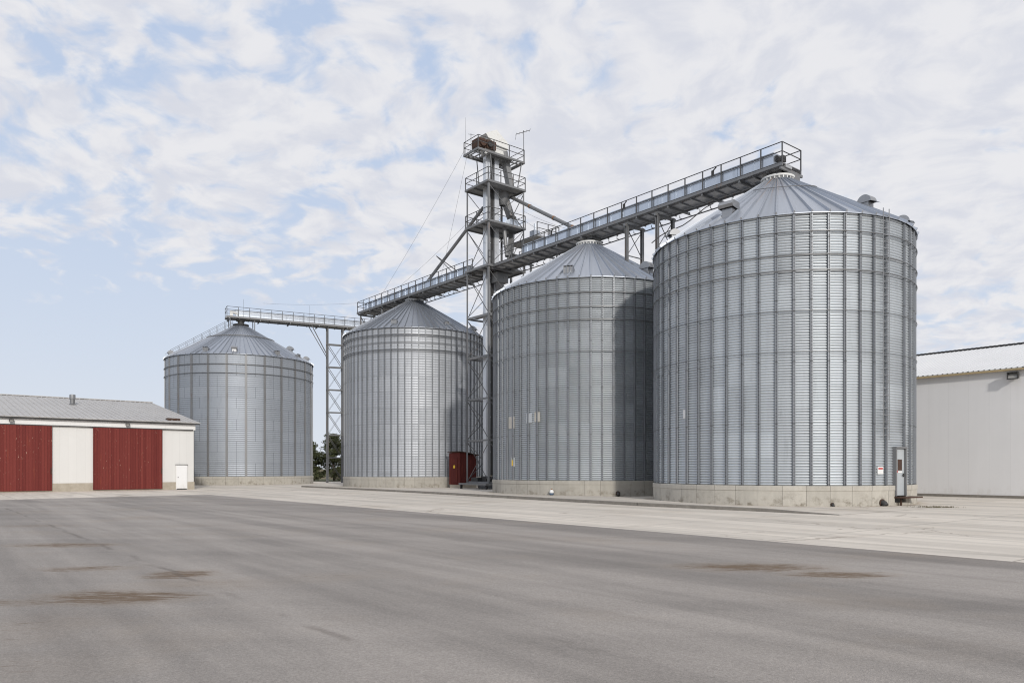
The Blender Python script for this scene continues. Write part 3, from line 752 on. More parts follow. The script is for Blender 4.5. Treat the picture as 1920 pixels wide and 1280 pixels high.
for z, xa, xb, ya, yb in PZ:
    b = MB(); b.box(xa, xb, ya, yb, z - .05, z)
    if z > 26: b = MB(); b.box(xa, xb, ya + 1.3, yb - 1.0, z - .05, z); [b.box(xa, xb, q, q + .1, z - .05, z) for q in (ya + .3, ya + .75, ya + 1.15, yb - .2, yb - .55)]
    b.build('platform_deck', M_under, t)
    b = MB()
    for q in (ya, yb): b.box(xa - .05, xb + .05, q - .05, q + .05, z - .14, z + .02)
    for q in (xa, xb): b.box(q - .05, q + .05, ya + .05, yb - .05, z - .14, z + .02)
    for q in (-.5, .5): b.box(q - .03, q + .03, ya + .05, yb - .05, z - .16, z - .06)
    b.build('platform_frame', M_frame, t)
    cl = [(xa, ya, z), (xb, ya, z), (xb, yb, z), (xa, yb, z)]
    if abs(z - 17.42) < .1: guard(t, [(xb, ya, z), (xb, -1.45, z)], 1.05); guard(t, [(xb, .5, z), (xb, yb, z), (xa, yb, z)], 1.05)
    else: guard(t, cl, .98, 1.4, closed=True)
LV = [.62, 3.9, 7.15, 10.4, 13.6, 17.2]
for i, z in enumerate(LV):
    if i < 5:
        for q in (-ty + .1, ty - .1): b = MB(); b.box(-tx, tx, q - .04, q + .04, z - .07, z + .07); b.build('girt', M_frame, t)
        for q in (-tx + .1, tx - .1): b = MB(); b.box(q - .04, q + .04, -ty + .2, ty - .2, z - .07, z + .07); b.build('girt', M_frame, t)
        if i > 2: b = MB(); b.box(-tx + .1, tx - .1, -ty + .15, -ty + 1.0, z + .1, z + .14); b.build('landing', M_under, t)
LV2 = LV + [20.7, 23.75]
for z0, z1 in zip(LV2[:-1], LV2[1:]):
    for q in (-ty + .05, ty - .05):
        if z0 > 20 and q < 0: continue
        b = MB(); b.beam((-tx + .1, q, z1 - .15), (tx - .1, q, z0 + .15), .05, .03); b.build('brace', M_rail, t)
        b = MB(); b.beam((-tx + .1, q + .06, z0 + .15), (tx - .1, q + .06, z1 - .15), .05, .03); b.build('brace', M_frame, t)
    for q in (-tx + .05, tx - .05):
        b = MB(); b.beam((q, -ty + .1, z1 - .15), (q, ty - .1, z0 + .15), .045, .03); b.build('brace', M_frame, t)
        b = MB(); b.beam((q - .05, -ty + .1, z0 + .15), (q - .05, ty - .1, z1 - .15), .04, .04); b.build('brace', M_rail, t)
# struts from the second platform up to the top one
b = MB()
for x in (-.9, .9):
    for q in (-.9, 1.5): b.beam((x, q, 23.9), (x, q * 1.3, 26.2), .06, .06)
b.build('strut', M_frame, t)
# ladder behind the casings
b = MB()
for q in (-.2, .2): b.box(-1.25, -1.21, .9 + q - .02, .9 + q + .02, .7, 26.4)
z = .9
while z < 26.3: b.box(-1.25, -1.22, .7, 1.1, z, z + .03); z += .3
b.build('ladder', M_frame, t)
b = MB(); z = 3.2
while z < 26: b.lathe([(.38, z), (.38, z + .05)], 12, (-1.0, .9)); z += .9
b.build('ladder_cage', M_rail, t)

# bucket elevator: two casings, head and boot
be = thing('bucket_elevator', 'pair of bright vertical elevator casings with white gabled head, inside the tower', 'bucket elevator', TW, ROW)
for q0, q1 in ((-1.10, -.66), (-.22, .22)):
    b = MB(); b.box(-.16, .2, q0, q1, .95, 26.5)
    for i in range(9): z = 3. + i * 2.75; b.box(-.18, .22, q0 - .025, q1 + .025, z, z + .05)
    b.build('casing', M_trunk, be)
b = MB(); b.box(-.12, .12, -.60, -.28, 1.15, 26.4); b.build('gap_shade_strip', M_dark, be)  # added dark strip standing in for the shaded gap between the casings
b = MB(); b.box(-.3, .34, -1.2, .32, .2, 1.1); b.build('boot', M_dark, be)
b = MB(); b.box(-.3, .34, -1.25, .9, 26.46, 27.3); b.add([(-.3, -1.25, 27.3), (.34, -1.25, 27.3), (.34, .9, 27.3), (-.3, .9, 27.3), (-.3, -.7, 27.75), (.34, -.7, 27.75), (.34, .35, 27.75), (-.3, .35, 27.75)], [(0, 1, 5, 4), (1, 2, 6, 5), (2, 3, 7, 6), (3, 0, 4, 7)])
hd = b.build('head', M_white, be)
P = [(-1.3, 27.95), (-.25, 28.5), (.95, 27.7), (.95, 27.25), (-.2, 27.3), (-1.05, 27.65)]; k = 6
b = MB(); b.add([(x, y, z) for x in (-.45, .5) for y, z in P], [tuple(range(k))[::-1], tuple(range(k, 2 * k))] + [(i, (i + 1) % k, k + (i + 1) % k, k + i) for i in range(k)])
b.build('gabled_hood', M_white, be)
b = MB(); b.box(-.5, .45, -1.95, -1.28, 26.8, 27.5).box(.42, .56, -1.25, -.35, 26.8, 27.45).tube([(.45, -1.6, 27.15), (.6, -1.6, 27.15)], .3, 16); b.build('drive_guard', M_brown, be)
b = MB(); b.tube([(.36, -1.0, 27.1), (.72, -1.0, 27.1)], .22, 14); b.build('drive_motor', M_dark, be, True, 40)
# slanted discharge chutes inside the tower
dc = thing('discharge_chute', 'dark stepped discharge chute falling from the elevator head through the tower', 'chute', TW, ROW)
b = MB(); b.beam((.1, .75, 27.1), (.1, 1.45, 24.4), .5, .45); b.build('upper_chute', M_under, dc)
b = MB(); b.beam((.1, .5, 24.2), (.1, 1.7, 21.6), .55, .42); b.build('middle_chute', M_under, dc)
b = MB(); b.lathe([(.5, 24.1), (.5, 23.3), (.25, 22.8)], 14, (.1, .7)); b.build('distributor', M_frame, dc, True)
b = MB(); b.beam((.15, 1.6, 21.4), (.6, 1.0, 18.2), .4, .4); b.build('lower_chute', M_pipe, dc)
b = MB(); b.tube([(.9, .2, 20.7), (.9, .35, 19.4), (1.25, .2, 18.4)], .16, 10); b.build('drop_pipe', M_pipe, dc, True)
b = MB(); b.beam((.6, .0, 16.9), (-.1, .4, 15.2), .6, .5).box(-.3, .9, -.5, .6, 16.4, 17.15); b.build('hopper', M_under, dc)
# machinery at the conveyor level
mc = thing('drive_machine', 'dark drive drum and gearbox on the tower landing at conveyor level', 'machine', xy(TW, 1.9, .4) + Vector((0, 0, ZD)), ROW)
b = MB(); b.tube([(.2, -.35, .55), (.2, .35, .55)], .42, 18); b.build('drum', M_dark, mc, True, 40)
b = MB(); b.box(.75, 1.5, -.4, .3, .05, .7).tube([(1.5, -.05, .4), (2.2, -.05, .4)], .2, 12); b.build('gearbox', M_panel, mc, True, 40)
b = MB(); b.box(-.4, 1.6, -.45, .45, 0., .06); b.build('bed_plate', M_under, mc)
mb_ = thing('drive_machine', 'blue grey motor box on the third platform of the tower', 'machine', xy(TW, 1.0, .9) + Vector((0, 0, 20.86)), ROW)
b = MB(); b.box(-.25, .3, -.4, .4, .0, .55); b.build('cabinet', M_panel, mb_)
b = MB(); b.tube([(0, -.25, .75), (0, .3, .75)], .2, 12); b.build('motor', M_dark, mb_, True, 40)

# side platform behind the tower
sp = thing('side_platform', 'small railed platform beside the tower, behind the long conveyor', 'platform', xy(TW, .6, 3.3) + Vector((0, 0, 20.1)), ROW)
b = MB(); b.box(-1.3, 2.2, -1.3, 1.0, -.12, 0); b.build('platform_deck', M_under, sp)
b = MB(); b.beam((-1.2, -1.2, -.1), (-1.2, -1.3, -20.0), .14, .14); b.build('leg', M_frame, sp)
b = MB(); b.beam((2.1, .9, -.1), (2.1, .9, -20.0), .14, .14); b.build('leg', M_frame, sp)
b = MB(); b.beam((-1.2, .9, -.1), (-1.2, .9, -20.0), .14, .14); b.build('leg', M_frame, sp)
guard(sp, [(2.2, -1.3, 0), (2.2, 1.0, 0), (-1.3, 1.0, 0)], 1.0, 1.1)
b = MB(); b.box(.2, .8, -.4, .2, .0, .9).tube([(.5, -.1, .9), (.5, -.1, 1.5)], .08, 8).box(-.6, -.2, -.2, .3, 0, .5); b.build('control_box', M_panel, sp)
lp = thing('side_platform', 'low railed platform seen under the long conveyor, behind the silo with pale patches', 'platform', xy(TW, 3.2, 3.3) + Vector((0, 0, 14.9)), ROW)
b = MB(); b.box(-1.6, 2.4, -.8, .8, -.12, 0); b.build('platform_deck', M_under, lp)
guard(lp, [(-1.6, -.8, 0), (2.4, -.8, 0), (2.4, .8, 0), (-1.6, .8, 0)], 1.0, 1.0)
b = MB(); b.tube([(.2, 0, .4), (1.1, 0, .4)], .3, 12).box(-1., -.3, -.4, .4, 0, .8); b.build('fan', M_frame, lp, True, 40)
for q in (-.7, .7):
    b = MB(); b.box(-1.5, -1.38, q - .06, q + .06, -14.8, -.1); b.build('leg', M_frame, lp)

# spout pipes
def pipe(label, p, q, r, coup, mat=M_pipe):
    t = thing('spout_pipe', label, 'pipe', p, 0, 'spout pipes leaving the tower'); d_ = Vector(q) - Vector(p)
    b = MB(); b.tube([(0, 0, 0), d_], r, 12); b.build('pipe', mat, t, True, 40)
    for k in coup:
        b = MB(); u_ = d_.normalized(); c_ = d_ * k; b.tube([c_ - u_ * .09, c_ + u_ * .09], r + .02, 12); b.build('coupling', M_orange, t, True, 40)
    return t
pipe('straight grey spout pipe slanting down left from the tower to the conveyor', (-2.3, 59.35, 22.4), (-8.0, 67.1, 17.95), .135, [])
pipe('grey spout pipe with orange couplings slanting down right from the tower', (-.05, 60.1, 23.5), (4.75, 51.5, 18.05), .14, [.30, .65, .9])
b = MB(); p = Vector((-5.2, 62.9, 18.9))
sb = thing('stay_bracket', 'thin forked steel bracket bracing the left spout pipe above the conveyor', 'bracket', (-4.6, 62.4, 18.2), 0)
b = MB(); b.beam((0, 0, 0), (-1.9, 1.8, 1.75), .06, .06); b.build('arm', M_rail, sb)
b = MB(); b.beam((-.45, 0.5, 0.05), (-1.9, 1.8, 1.75), .05, .05); b.build('arm', M_rail, sb)
# guy wires
def wire(label, p, q):
    b = MB(); d_ = Vector(q) - Vector(p)
    pts = [d_ * (i / 12) + Vector((0, 0, -.012 * d_.length * 4 * (i / 12) * (1 - i / 12))) for i in range(13)]
    b.tube(pts, .009, 5); o = b.build('guy_wire', M_wire, None, True); o.location = p
    return tag(o, label, 'wire', 'guy wires of the tower')
wire('longest guy wire falling left from the top platform to the conveyor end', (-3.75, 58.2, 26.4), (-13.2, 73.9, 18.4))
wire('steep guy wire dropping from the top platform to the conveyor by the spout pipe', (-3.4, 57.8, 26.3), (-6.2, 65.2, 18.4))
wire('lower guy wire running left from the tower platform to the conveyor', (-3.6, 59.7, 21.3), (-12.0, 72.3, 18.4))
wire('loose cable stretched from the far conveyor towards the tower conveyor', (-28.2, 84.6, 20.4), (-14.6, 75.6, 18.5))
wire('upper stay cable on the right of the tower, running down to the long conveyor', (.95, 59.9, 22.3), (3.9, 52.4, 18.5))
wire('lower stay cable on the right of the tower, running down to the long conveyor', (.95, 59.9, 21.6), (2.9, 54.0, 18.5))
# antennas on the top platform
b = MB(); b.tube([(0, 0, 0), (0, 0, 2.9)], .018, 6, .008); o = b.build('antenna', M_rail); o.location = xy(TW, -.75, -2.36) + Vector((0, 0, 26.4)); tag(o, 'tall whip antenna on the left corner of the top platform', 'antenna')
b = MB(); b.tube([(0, 0, 0), (0, 0, 1.6)], .02, 6).tube([(-.22, 0, 1.55), (.3, .1, 1.5)], .015, 5).tube([(0, 0, .1), (.3, .1, .9)], .015, 5); o = b.build('antenna', M_rail); o.location = xy(TW, -.4, -2.1) + Vector((0, 0, 26.4)); tag(o, 'short T shaped aerial beside the brown drive guard', 'antenna')
b = MB(); b.tube([(0, 0, 0), (0, 0, 2.55)], .028, 6).tube([(-.62, -.1, 2.2), (.5, .1, 2.62)], .022, 6)
for k in range(5): c_ = Vector((-.62, -.1, 2.2)).lerp(Vector((.5, .1, 2.62)), k / 4); b.tube([c_ + Vector((-.04, .25, 0)), c_ + Vector((.04, -.25, 0))], .012, 5)
b.tube([(-.6, -.1, 2.2), (-.68, -.1, 1.75)], .012, 5); o = b.build('antenna', M_rail); o.location = xy(TW, .95, 2.15) + Vector((0, 0, 26.4)); tag(o, 'television aerial on a mast at the right corner of the top platform', 'antenna')

# steel pit frame at the foot of the tower
pf = thing('pit_frame', 'low grey steel pit frame at the foot of the tower', 'frame', TW, ROW)
b = MB(); b.box(-1.9, 1.75, -2.25, 2.1, .42, .55); b.build('top_plate', M_frame, pf)
b = MB(); b.lathe([(1.35, .12), (1.45, .42)], 28, cap=True); b.build('round_pit', M_panel, pf, True, 40)
for x in (-1.75, 1.6):
    for q in (-2.1, 1.95): b = MB(); b.box(x - .08, x + .08, q - .08, q + .08, .1, .42); b.build('foot', M_dark, pf)
b = MB(); b.tube([(.6, -1.1, .55), (.6, -1.1, .95)], .07, 8).box(.4, 1.2, -1.5, -.8, .55, .7).box(-1.1, -.2, -1.6, -.6, .55, 1.0); b.build('valve', M_dark, pf, True, 40)

# small red shed
def fn_redwood(dark):
    def fn(n):
        c = n.coord(); x, y, z = n.sep(c)
        bw = n.m('FLOOR', n.m('DIVIDE', n.m('ADD', x, n.m('MULTIPLY', y, 1.)), .19)); wn = n.white(n.comb(bw, 1., 0.))
        fx = n.m('FRACT', n.m('DIVIDE', n.m('ADD', x, y), .19)); gap = n.m('LESS_THAN', fx, .055)
        gr = n.noise(n.map(c, sc=(14, 14, .7)), 1., 6, .65); gb = n.noise(n.map(c, sc=(1.2, 1.2, .35)), 1.2, 5, .6)
        col = n.mix(n.m('ADD', n.m('MULTIPLY', wn, .55), n.m('MULTIPLY', gr, .5)), tuple(q * dark for q in (.115, .021, .019)), tuple(q * dark for q in (.21, .046, .038)))
        fade = n.m('MULTIPLY', n.step(n.noise(n.map(c, sc=(5, 5, .35)), 1.3, 5, .65), .56, .74), .6)
        col = n.mix(fade, col, (.24, .055, .03))
        chip = n.m('MULTIPLY', n.step(n.noise(n.map(c, sc=(16, 16, 4.5)), 1., 4, .7), .64, .70), n.step(gb, .42, .58))
        col = n.mix(chip, col, (.55, .36, .27))
        col = n.mix(n.m('MULTIPLY', gap, .7), col, (.03, .008, .008))
        return {'Base Color': col, 'Roughness': .8, 'Specular IOR Level': .2, 'Normal': n.bump(n.m('SUBTRACT', n.m('MULTIPLY', gr, .4), gap), .6, .012)}
    return fn
M_redwood = material('weathered red boards', fn_redwood(1.)); M_redshed = material('dark red boards', fn_redwood(.62))
M_stone = material('old foundation concrete', lambda n: {'Base Color': n.mix(n.noise(n.coord(), 2.2, 7, .7), (.26, .22, .165), (.56, .51, .43)), 'Normal': n.bump(n.noise(n.coord(), 7, 6, .6), .5, .03)}, Roughness=.95)
sh = thing('shed', 'small dark red board shed with lean-to roof behind the tower leg', 'shed', (-4.27, 61.0, 0), ROW)
b = MB(); b.box(-1.55, 0, 0, .62, .38, 3.0); b.build('wall', M_redshed, sh)
b = MB(); b.box(-1.5, -.12, .62, 1.75, .38, 2.85); b.build('annex_wall', M_redshed, sh)
b = MB(); b.box(-1.5, -.05, .03, 1.7, .05, .38); b.build('base', M_stone, sh)
b = MB(); b.add([(-1.65, -.12, 3.12), (.12, -.12, 3.12), (.12, .72, 3.04), (-1.65, .72, 3.04), (.05, 1.9, 2.84), (-1.65, 1.9, 2.84)] + [(x, y, z - .06) for x, y, z in [(-1.65, -.12, 3.12), (.12, -.12, 3.12), (.12, .72, 3.04), (-1.65, .72, 3.04), (.05, 1.9, 2.84), (-1.65, 1.9, 2.84)]],
                [(0, 1, 2, 3), (3, 2, 4, 5), (9, 8, 7, 6), (11, 10, 8, 9), (0, 6, 7, 1), (1, 7, 8, 2), (2, 8, 10, 4), (4, 10, 11, 5), (5, 11, 9, 3), (3, 9, 6, 0)])
b.build('roof', M_brown, sh)
b = MB(); b.box(-1.2, -.3, -.035, -.003, .55, 2.55); o = b.build('door', M_redshed, sh)
b = MB(); b.tube([(-.75, -.05, 1.85), (-.75, -.037, 1.85)], .14, 16); b.build('round_sign', M_sticker, o, True, 40)

# small fittings along the silo bases
def stub(label, c, Rr, adeg, z, r=.12, L=.22):
    M = on_wall(Rr, adeg, z); a = R_(adeg)
    t = thing('pipe_stub', label, 'pipe', Vector(c) + Vector((Rr * math.cos(a), Rr * math.sin(a), z)), a, 'drain stubs on the silo bases')
    b = MB(); b.tube([(-.1, 0, 0), (L * .6, 0, 0), (L, 0, -.03), (L + .06, 0, -.12)], r, 12); b.build('elbow', M_dark, t, True, 50)
    b = MB(); b.tube([(.0, 0, 0), (.04, 0, 0)], r * 1.35, 12); b.build('flange', M_brown, t, True, 40)
stub('dark round drain stub on the concrete foot of the silo with pale patches', B, 6.48, -80.8, .25, .10, .10)
stub('smaller rusty drain stub low on the pale base of the nearest silo', A, 6.48, -89.1, .12, .06, .08)
stub('larger dark drain elbow on the pale base, left of the grey access door', A, 6.48, -66.7, .16, .13, .13)
a = R_(-114.8); pt = thing('pot', 'little white and blue pot with an orange top against the silo foot', 'pot', Vector(B) + Vector((6.75 * math.cos(a), 6.75 * math.sin(a), .125)))
pt.scale = (.8, .8, .8)
b = MB(); b.lathe([(.10, 0), (.15, .03), (.16, .12), (.15, .17)], 16, cap=True); b.build('base', material('blue glaze', None, **{'Base Color': (.06, .10, .16), 'Roughness': .4}), pt, True)
b = MB(); b.lathe([(.15, .17), (.17, .24), (.14, .34), (.07, .41)], 16, cap=True); b.build('body', M_signwhite, pt, True)
b = MB(); b.lathe([(.07, .41), (.06, .46), (.02, .49)], 12, cap=True); b.build('lid', M_orange, pt, True)

# ------------------------------------------------------------------ barn on the left
def fn_whitewall(tone, tint, pw, axis=0, bumpy=.25):
    def fn(n):
        c = n.coord(); x, y, z = n.sep(c); q = (x, y, z)[axis]
        fx = n.m('FRACT', n.m('DIVIDE', q, pw)); gap = n.m('LESS_THAN', fx, .012 / pw * 1.2)
        wn = n.white(n.comb(n.m('FLOOR', n.m('DIVIDE', q, pw)), 3., 0.))
        big = n.noise(c, .5, 5, .6); stv = n.noise(n.map(c, sc=(3, 3, .2)), 1., 5, .6)
        v = n.m('ADD', .90, n.m('ADD', n.m('MULTIPLY', big, .08), n.m('ADD', n.m('MULTIPLY', stv, .07), n.m('MULTIPLY', wn, .03))))
        v = n.m('MULTIPLY', v, n.m('SUBTRACT', 1., n.m('MULTIPLY', gap, .12)))
        dirty = n.m('MULTIPLY', n.step(z, .9, .1), n.step(n.noise(n.map(c, sc=(2, 2, 1)), 1.5, 6, .7), .4, .7))
        col = n.vm('MULTIPLY', n.grey(n.m('MULTIPLY', v, tone)), tint)
        col = n.mix(n.m('MULTIPLY', dirty, .25), col, (.4, .35, .28))
        return {'Base Color': col, 'Normal': n.bump(n.m('SUBTRACT', n.m('MULTIPLY', big, .3), gap), bumpy, .01)}
    return fn
M_barnwall = material('white barn panels', fn_whitewall(.70, (1., .99, .96), .56), Roughness=.6)
M_trim = material('white trim boards', fn_whitewall(.80, (1., .995, .98), 2.2), Roughness=.55)
M_barnroof = steel('grey ribbed roof sheet', .47, .6, .2, dirt=.35, rust=.2, tint=(1.02, .99, .955))
M_ridge = material('plain white door', fn_whitewall(.82, (1, 1, 1), 9.), Roughness=.45)

BR = math.atan2(.65, .76)
bn = thing('barn', 'low white barn with red sliding doors and grey metal roof', 'barn', (-26., 61., 0), BR)
LB = -31.; DB = 27.2; ZE = 5.27; ridge_y = 13.6; ridge_z = 8.0; slp = (ridge_z - 5.42) / (ridge_y + .35)
def brz(y): return 5.42 + (y + .35) * slp if y <= ridge_y else ridge_z - (y - ridge_y) * slp
b = MB(); b.box(LB, 0, 0, .18, .62, ZE); b.build('front_wall', M_barnwall, bn)
b = MB(); pts = [(.18, .62), (DB, .62), (DB, brz(DB) - .12), (ridge_y, ridge_z - .14), (.18, brz(.18) - .14)]
for x in (0, LB + .18):
    k = len(pts); vs = [(xx, y, z) for xx in (x - .18, x) for y, z in pts]
    b.add(vs, [tuple(range(k))[::-1], tuple(range(k, 2 * k))] + [(i, (i + 1) % k, k + (i + 1) % k, k + i) for i in range(k)])
b.build('gable_wall', M_barnwall, bn)
b = MB(); b.box(LB, 0, DB - .02, DB + .16, .62, brz(DB) - .12); b.build('back_wall', M_barnwall, bn)
b = MB(); b.box(LB - .03, .04, -.05, .25, -.05, .62).box(-.2, .04, .25, DB, -.05, .62); b.build('foundation', M_stone, bn)
# roof sheets with ribs
b = MB(); x0_, x1_ = LB - .4, .42
for (ya, za_), (yb, zb_) in (((-.35, brz(-.35)), (ridge_y, ridge_z)), ((DB + .35, brz(DB + .35)), (ridge_y, ridge_z))):
    b.add([(x0_, ya, za_), (x1_, ya, za_), (x1_, yb, zb_), (x0_, yb, zb_), (x0_, ya, za_ - .05), (x1_, ya, za_ - .05), (x1_, yb, zb_ - .05), (x0_, yb, zb_ - .05)],
          [(0, 1, 2, 3), (7, 6, 5, 4), (0, 4, 5, 1), (1, 5, 6, 2), (3, 7, 4, 0)])
    x = x0_ + .02
    while x < x1_: b.beam((x, ya - (.02 if ya < 5 else -.02), za_ + .012), (x, yb, zb_ + .012), .06, .05); x += .42
    x = x0_ + .02
b.build('roof', M_barnroof, bn)
b = MB(); b.box(x0_, x1_ + .01, ridge_y - .22, ridge_y + .22, ridge_z - .0, ridge_z + .07); b.build('ridge_cap', M_barnroof, bn)
b = MB(); b.box(LB - .3, .36, -.37, -.25, 5.27, 5.35); b.build('gutter', M_dark, bn)
b = MB(); b.box(LB, .1, -.10, -.002, 4.83, 5.26); b.build('fascia', M_trim, bn)
b = MB(); b.box(LB, -.1, -.16, -.10, 4.79, 4.86); b.build('door_track', M_dark, bn)
for xa, xb in ((-7.33, -2.45), (-15.0, -10.0), (-22.6, -17.6)):
    b = MB(); b.box(xa, xb, -.155, -.06, .10, 4.80)
    o = b.build('sliding_door', M_redwood, bn)
    b = MB(); b.box(xb - .09, xb - .03, -.19, -.156, 1.3, 1.75); b.build('handle', M_brown, o)
b = MB(); b.box(-1.40, -.53, -.10, -.052, .03, 1.98); fo = b.build('side_door_frame', M_trim, bn)
b = MB(); b.box(-1.44, -.49, -.125, -.053, 1.981, 2.03).box(-1.36, -.57, -.107, -.1005, .0, .09); b.build('drip_cap', M_dark, fo)
b = MB(); b.box(-1.33, -.60, -.115, -.1, .1, 1.92); o = b.build('side_door', M_ridge, bn)
b = MB(); b.box(-1.28, -1.22, -.16, -.116, .98, 1.02); b.build('handle', M_dark, o)
b = MB(); b.box(.0, .035, -.02, .12, .62, ZE); b.build('corner_trim', M_dark, bn)
def flood(label, loc, rot, sc=1.):
    t = thing('floodlight', label, 'lamp', loc, rot, 'wall floodlights'); t.scale = (sc, sc, sc)
    b = MB(); b.add([(-.19, -.16, -.12), (.19, -.16, -.12), (.19, -.02, .14), (-.19, -.02, .14), (-.15, .12, -.10), (.15, .12, -.10), (.15, .12, .1), (-.15, .12, .1)], [(3, 2, 6, 7), (0, 3, 7, 4), (1, 5, 6, 2), (0, 4, 5, 1), (4, 7, 6, 5)])
    b.box(-.22, -.19, -.16, .02, -.12, .15).box(.19, .22, -.16, .02, -.12, .15).box(-.22, .22, -.17, -.0, .14, .17).box(-.22, .22, -.18, -.13, -.16, -.12)
    b.build('housing', M_dark, t)
    b = MB(); b.add([(-.185, -.15, -.11), (.185, -.15, -.11), (.185, -.025, .13), (-.185, -.025, .13)], [(0, 1, 2, 3)]); b.build('lens', material('lamp glass', None, **{'Base Color': (.30, .29, .27), 'Roughness': .15}), t)
    b = MB(); b.box(-.04, .04, .1, .22, -.03, .03); b.build('bracket', M_dark, t)
def bpt(x, y, z): c_, s_ = math.cos(BR), math.sin(BR); return (-26. + x * c_ - y * s_, 61. + x * s_ + y * c_, z)
flood('small floodlight under the barn eave above the red door nearest the white side door', bpt(-5.0, -.25, 5.08), BR, .62)
flood('small floodlight under the barn eave above the red door at the photo edge', bpt(-12.5, -.25, 5.08), BR, .62)
ch = thing('flue_pipe', 'short round galvanised flue with a cap on the barn roof', 'chimney', bpt(-7.15, 8.6, brz(8.6) - .1), BR)
b = MB(); b.lathe([(.19, 0), (.19, .82)], 20, cap=True); b.lathe([(.24, .02), (.3, .12), (.2, .2)], 20); b.build('pipe', M_frame, ch, True, 40)
b = MB(); b.lathe([(.22, .55), (.23, .6), (.23, .92), (.2, .95), (.02, .97)], 20); b.build('cap', M_vent, ch, True, 40)
b = MB(); b.add([(-1.9, .5, brz(.5) + .02), (-.9, .5, brz(.5) + .02), (-.9, 1.1, brz(1.1) + .04), (-1.9, 1.1, brz(1.1) + .04), (-1.9, .5, brz(.5) + .20), (-.9, .5, brz(.5) + .18)], [(0, 1, 5, 4), (4, 5, 2, 3), (0, 4, 3), (1, 2, 5)]); b.build('roof_flap', M_brown, bn)

# ------------------------------------------------------------------ white hall on the right
M_hallwall = material('pale hall panels', fn_whitewall(.76, (1., .99, .985), 1.1), Roughness=.55)
M_hallroof = material('white ribbed roof', lambda n: {'Base Color': n.mix(n.noise(n.map(n.coord(), sc=(.6, .3, 1)), 1., 5, .6), (.66, .66, .66), (.76, .76, .76))}, Roughness=.45)
M_gold = material('tan eave trim', lambda n: {'Base Color': n.mix(n.noise(n.coord(), 3, 4), (.34, .25, .13), (.48, .38, .22))}, Roughness=.5)
hl = thing('hall', 'large plain white panelled hall with ribbed white roof', 'hall', (27., 44.2, 0), ROW)
HX0, HX1, HD = -10., 34., 18.
def hz_(y): return 7.40 + (y + .25) * .282
b = MB(); b.box(HX0, HX1, 0, .2, .16, 7.33); b.build('front_wall', M_hallwall, hl)
b = MB()
for x in (HX0, HX1 - .2):
    P = [(.2, .16), (HD, .16), (HD, 7.2), (9., hz_(9.) - .15), (.2, 7.25)]; k = len(P); vs = [(xx, y, z) for xx in (x, x + .2) for y, z in P]
    b.add(vs, [tuple(range(k))[::-1], tuple(range(k, 2 * k))] + [(i, (i + 1) % k, k + (i + 1) % k, k + i) for i in range(k)])
b.build('gable_wall', M_hallwall, hl)
b = MB(); b.box(HX0, HX1, -.04, .22, -.05, .16); b.build('plinth', M_kerb, hl)
b = MB(); xa, xb = HX0 - .3, HX1 + .3
for (ya, za_), (yb, zb_) in (((-.25, hz_(-.25)), (9., hz_(9.))), ((18.25, hz_(-.25)), (9., hz_(9.)))):
    b.add([(xa, ya, za_), (xb, ya, za_), (xb, yb, zb_), (xa, yb, zb_), (xa, ya, za_ - .06), (xb, ya, za_ - .06), (xb, yb, zb_ - .06), (xa, yb, zb_ - .06)], [(0, 1, 2, 3), (7, 6, 5, 4), (0, 4, 5, 1), (1, 5, 6, 2), (3, 7, 4, 0)])
    x = xa + .05
    while x < xb: b.beam((x, ya, za_ + .005), (x, yb, zb_ + .005), .05, .035); x += .28
b.build('roof', M_hallroof, hl)
b = MB(); b.box(xa, xb, 8.8, 9.2, hz_(9.) + .02, hz_(9.) + .07)
x = xa
while x < xb: b.box(x, x + .14, 8.74, 8.8, hz_(9.) + .0, hz_(9.) + .075); x += .28
b.build('ridge_cap', M_dark, hl)
b = MB(); b.box(xa, xb, -.30, -.16, 7.24, 7.345); b.build('eave_trim', M_gold, hl)
b = MB(); x = xa
while x < xb: b.box(x, x + .07, -.285, -.245, 7.37, 7.405); x += .28
b.build('rib_closure', M_dark, hl)
fl = Vector((27., 44.2, 0)) + ex * 2.42 - ey * .24
flood('black floodlight high on the white hall wall', (fl.x, fl.y, 6.92), ROW, 1.25)

# ------------------------------------------------------------------ trees behind the far silos
def fn_leaf(n):
    c = n.coord(); wn = n.noise(c, 1.3, 4, .6); w2 = n.noise(c, 22, 2)
    col = n.mix(wn, (.022, .038, .014), (.085, .10, .035)); return {'Base Color': n.mix(n.m('MULTIPLY', w2, .5), col, (.10, .085, .035))}
M_leaf = material('dark juniper leaf', fn_leaf, Roughness=.8)
M_bark = material('grey brown bark', lambda n: {'Base Color': n.mix(n.noise(n.coord(), 6, 5), (.05, .035, .025), (.13, .10, .075))}, Roughness=.95)
rnd = random.Random(11)
def leafcloud(b, c, rx, rz, n, s):
    for _ in range(n):
        while True:
            p = Vector((rnd.uniform(-1, 1), rnd.uniform(-1, 1), rnd.uniform(-1, 1)))
            if p.length < 1: break
        p = Vector(c) + Vector((p.x * rx, p.y * rx, p.z * rz))
        u = Vector((rnd.gauss(0, 1), rnd.gauss(0, 1), rnd.gauss(0, .7))).normalized(); v = u.cross(Vector((rnd.gauss(0, 1), rnd.gauss(0, 1), rnd.gauss(0, 1)))).normalized()
        a = s * rnd.uniform(.6, 1.4); u *= a; v *= a * .45
        b.add([p - u, p - v, p + u, p + v], [(0, 1, 2, 3)])
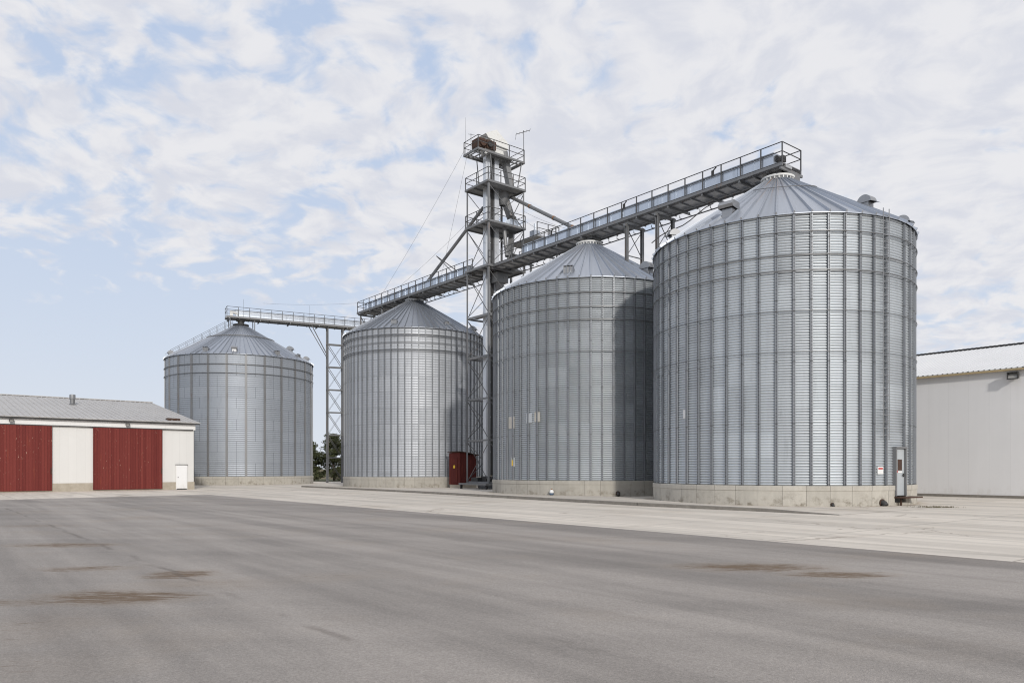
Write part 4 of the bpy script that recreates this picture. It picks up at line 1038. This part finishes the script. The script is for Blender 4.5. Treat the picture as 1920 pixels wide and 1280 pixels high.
def tree(label, loc, H, W, nl, lean=0.):
    t = thing('tree', label, 'tree', loc, rnd.uniform(0, 6), 'trees behind the silos')
    tb = MB(); cb = MB(); hs_ = H * .93
    tb.tube([(0, 0, -.1), (.05, 0, H * .2), (lean * .4, .05, H * .5), (lean, 0, hs_)], .2, 8, .03)
    for i in range(nl):
        f = .16 + .82 * (i + rnd.random()) / nl; z = H * f; az = rnd.uniform(0, 6.283)
        L = W * (1.08 - f) ** .65 * rnd.uniform(.5, 1.1)
        base = Vector((lean * f, 0, z * .92)); tip = base + Vector((math.cos(az) * L, math.sin(az) * L, H * rnd.uniform(.0, .09)))
        tb.tube([base, (base + tip) / 2 + Vector((0, 0, -.1)), tip], .05, 5, .015)
        for k in range(4):
            q = base.lerp(tip, .35 + .22 * k) + Vector((rnd.gauss(0, .14), rnd.gauss(0, .14), rnd.gauss(0, .08)))
            leafcloud(cb, q, W * .24 * rnd.uniform(.6, 1.2), H * .045 * rnd.uniform(.6, 1.3), 60, .13)
    leafcloud(cb, (lean, 0, hs_), .25, .35, 60, .11)
    tb.build('trunk', M_bark, t, True); cb.build('crown', M_leaf, t)
tree('taller ragged dark evergreen tree behind the slim lattice tower', (-24.4, 102.5, 0), 6.7, 2.9, 46, .3)
tree('bushy dark tree half hidden behind the far squat silo', (-27.9, 104, 0), 5.7, 2.6, 36, -.2)
tree('thin sparse evergreen at the edge of the banded silver silo', (-22.6, 107, 0), 6.0, 1.9, 18, .2)
def shrub(label, loc, rx, h):
    t = thing('shrub', label, 'shrub', loc, 0, 'shrubs under the trees')
    cb = MB()
    for _ in range(16): leafcloud(cb, (rnd.gauss(0, rx * .45), rnd.gauss(0, .4), h * rnd.uniform(.15, .8)), rx * .35, h * .22, 70, .12)
    cb.build('foliage', M_leaf, t)
    tb = MB()
    for k in range(5): a_ = k * 1.26; tb.tube([(0, 0, -.05), (math.cos(a_) * rx * .4, math.sin(a_) * .3, h * .7)], .03, 5, .01)
    tb.build('stem', M_bark, t)
shrub('wide low dark shrub below the tall ragged evergreen', (-23.3, 100.2, 0), 1.9, 2.0)
shrub('small dark shrub beside the far squat silo', (-27.0, 101.0, 0), 1.5, 1.0)

# weeds growing in a yard joint near the hall
wd = MB()
for _ in range(260):
    p = Vector((rnd.gauss(0, .42), rnd.gauss(0, .12), 0)); h = rnd.uniform(.03, .10); q = p + Vector((rnd.gauss(0, .05), rnd.gauss(0, .05), h)); s = Vector((rnd.uniform(-1, 1), rnd.uniform(-1, 1), 0)).normalized() * .012
    wd.add([p - s, p + s, q], [(0, 1, 2)])
o = wd.build('weeds', material('dry weed', None, **{'Base Color': (.11, .09, .035), 'Roughness': .9})); o.location = (18.5, 32.6, .008); o.rotation_euler = (0, 0, -.2); o['kind'] = 'stuff'
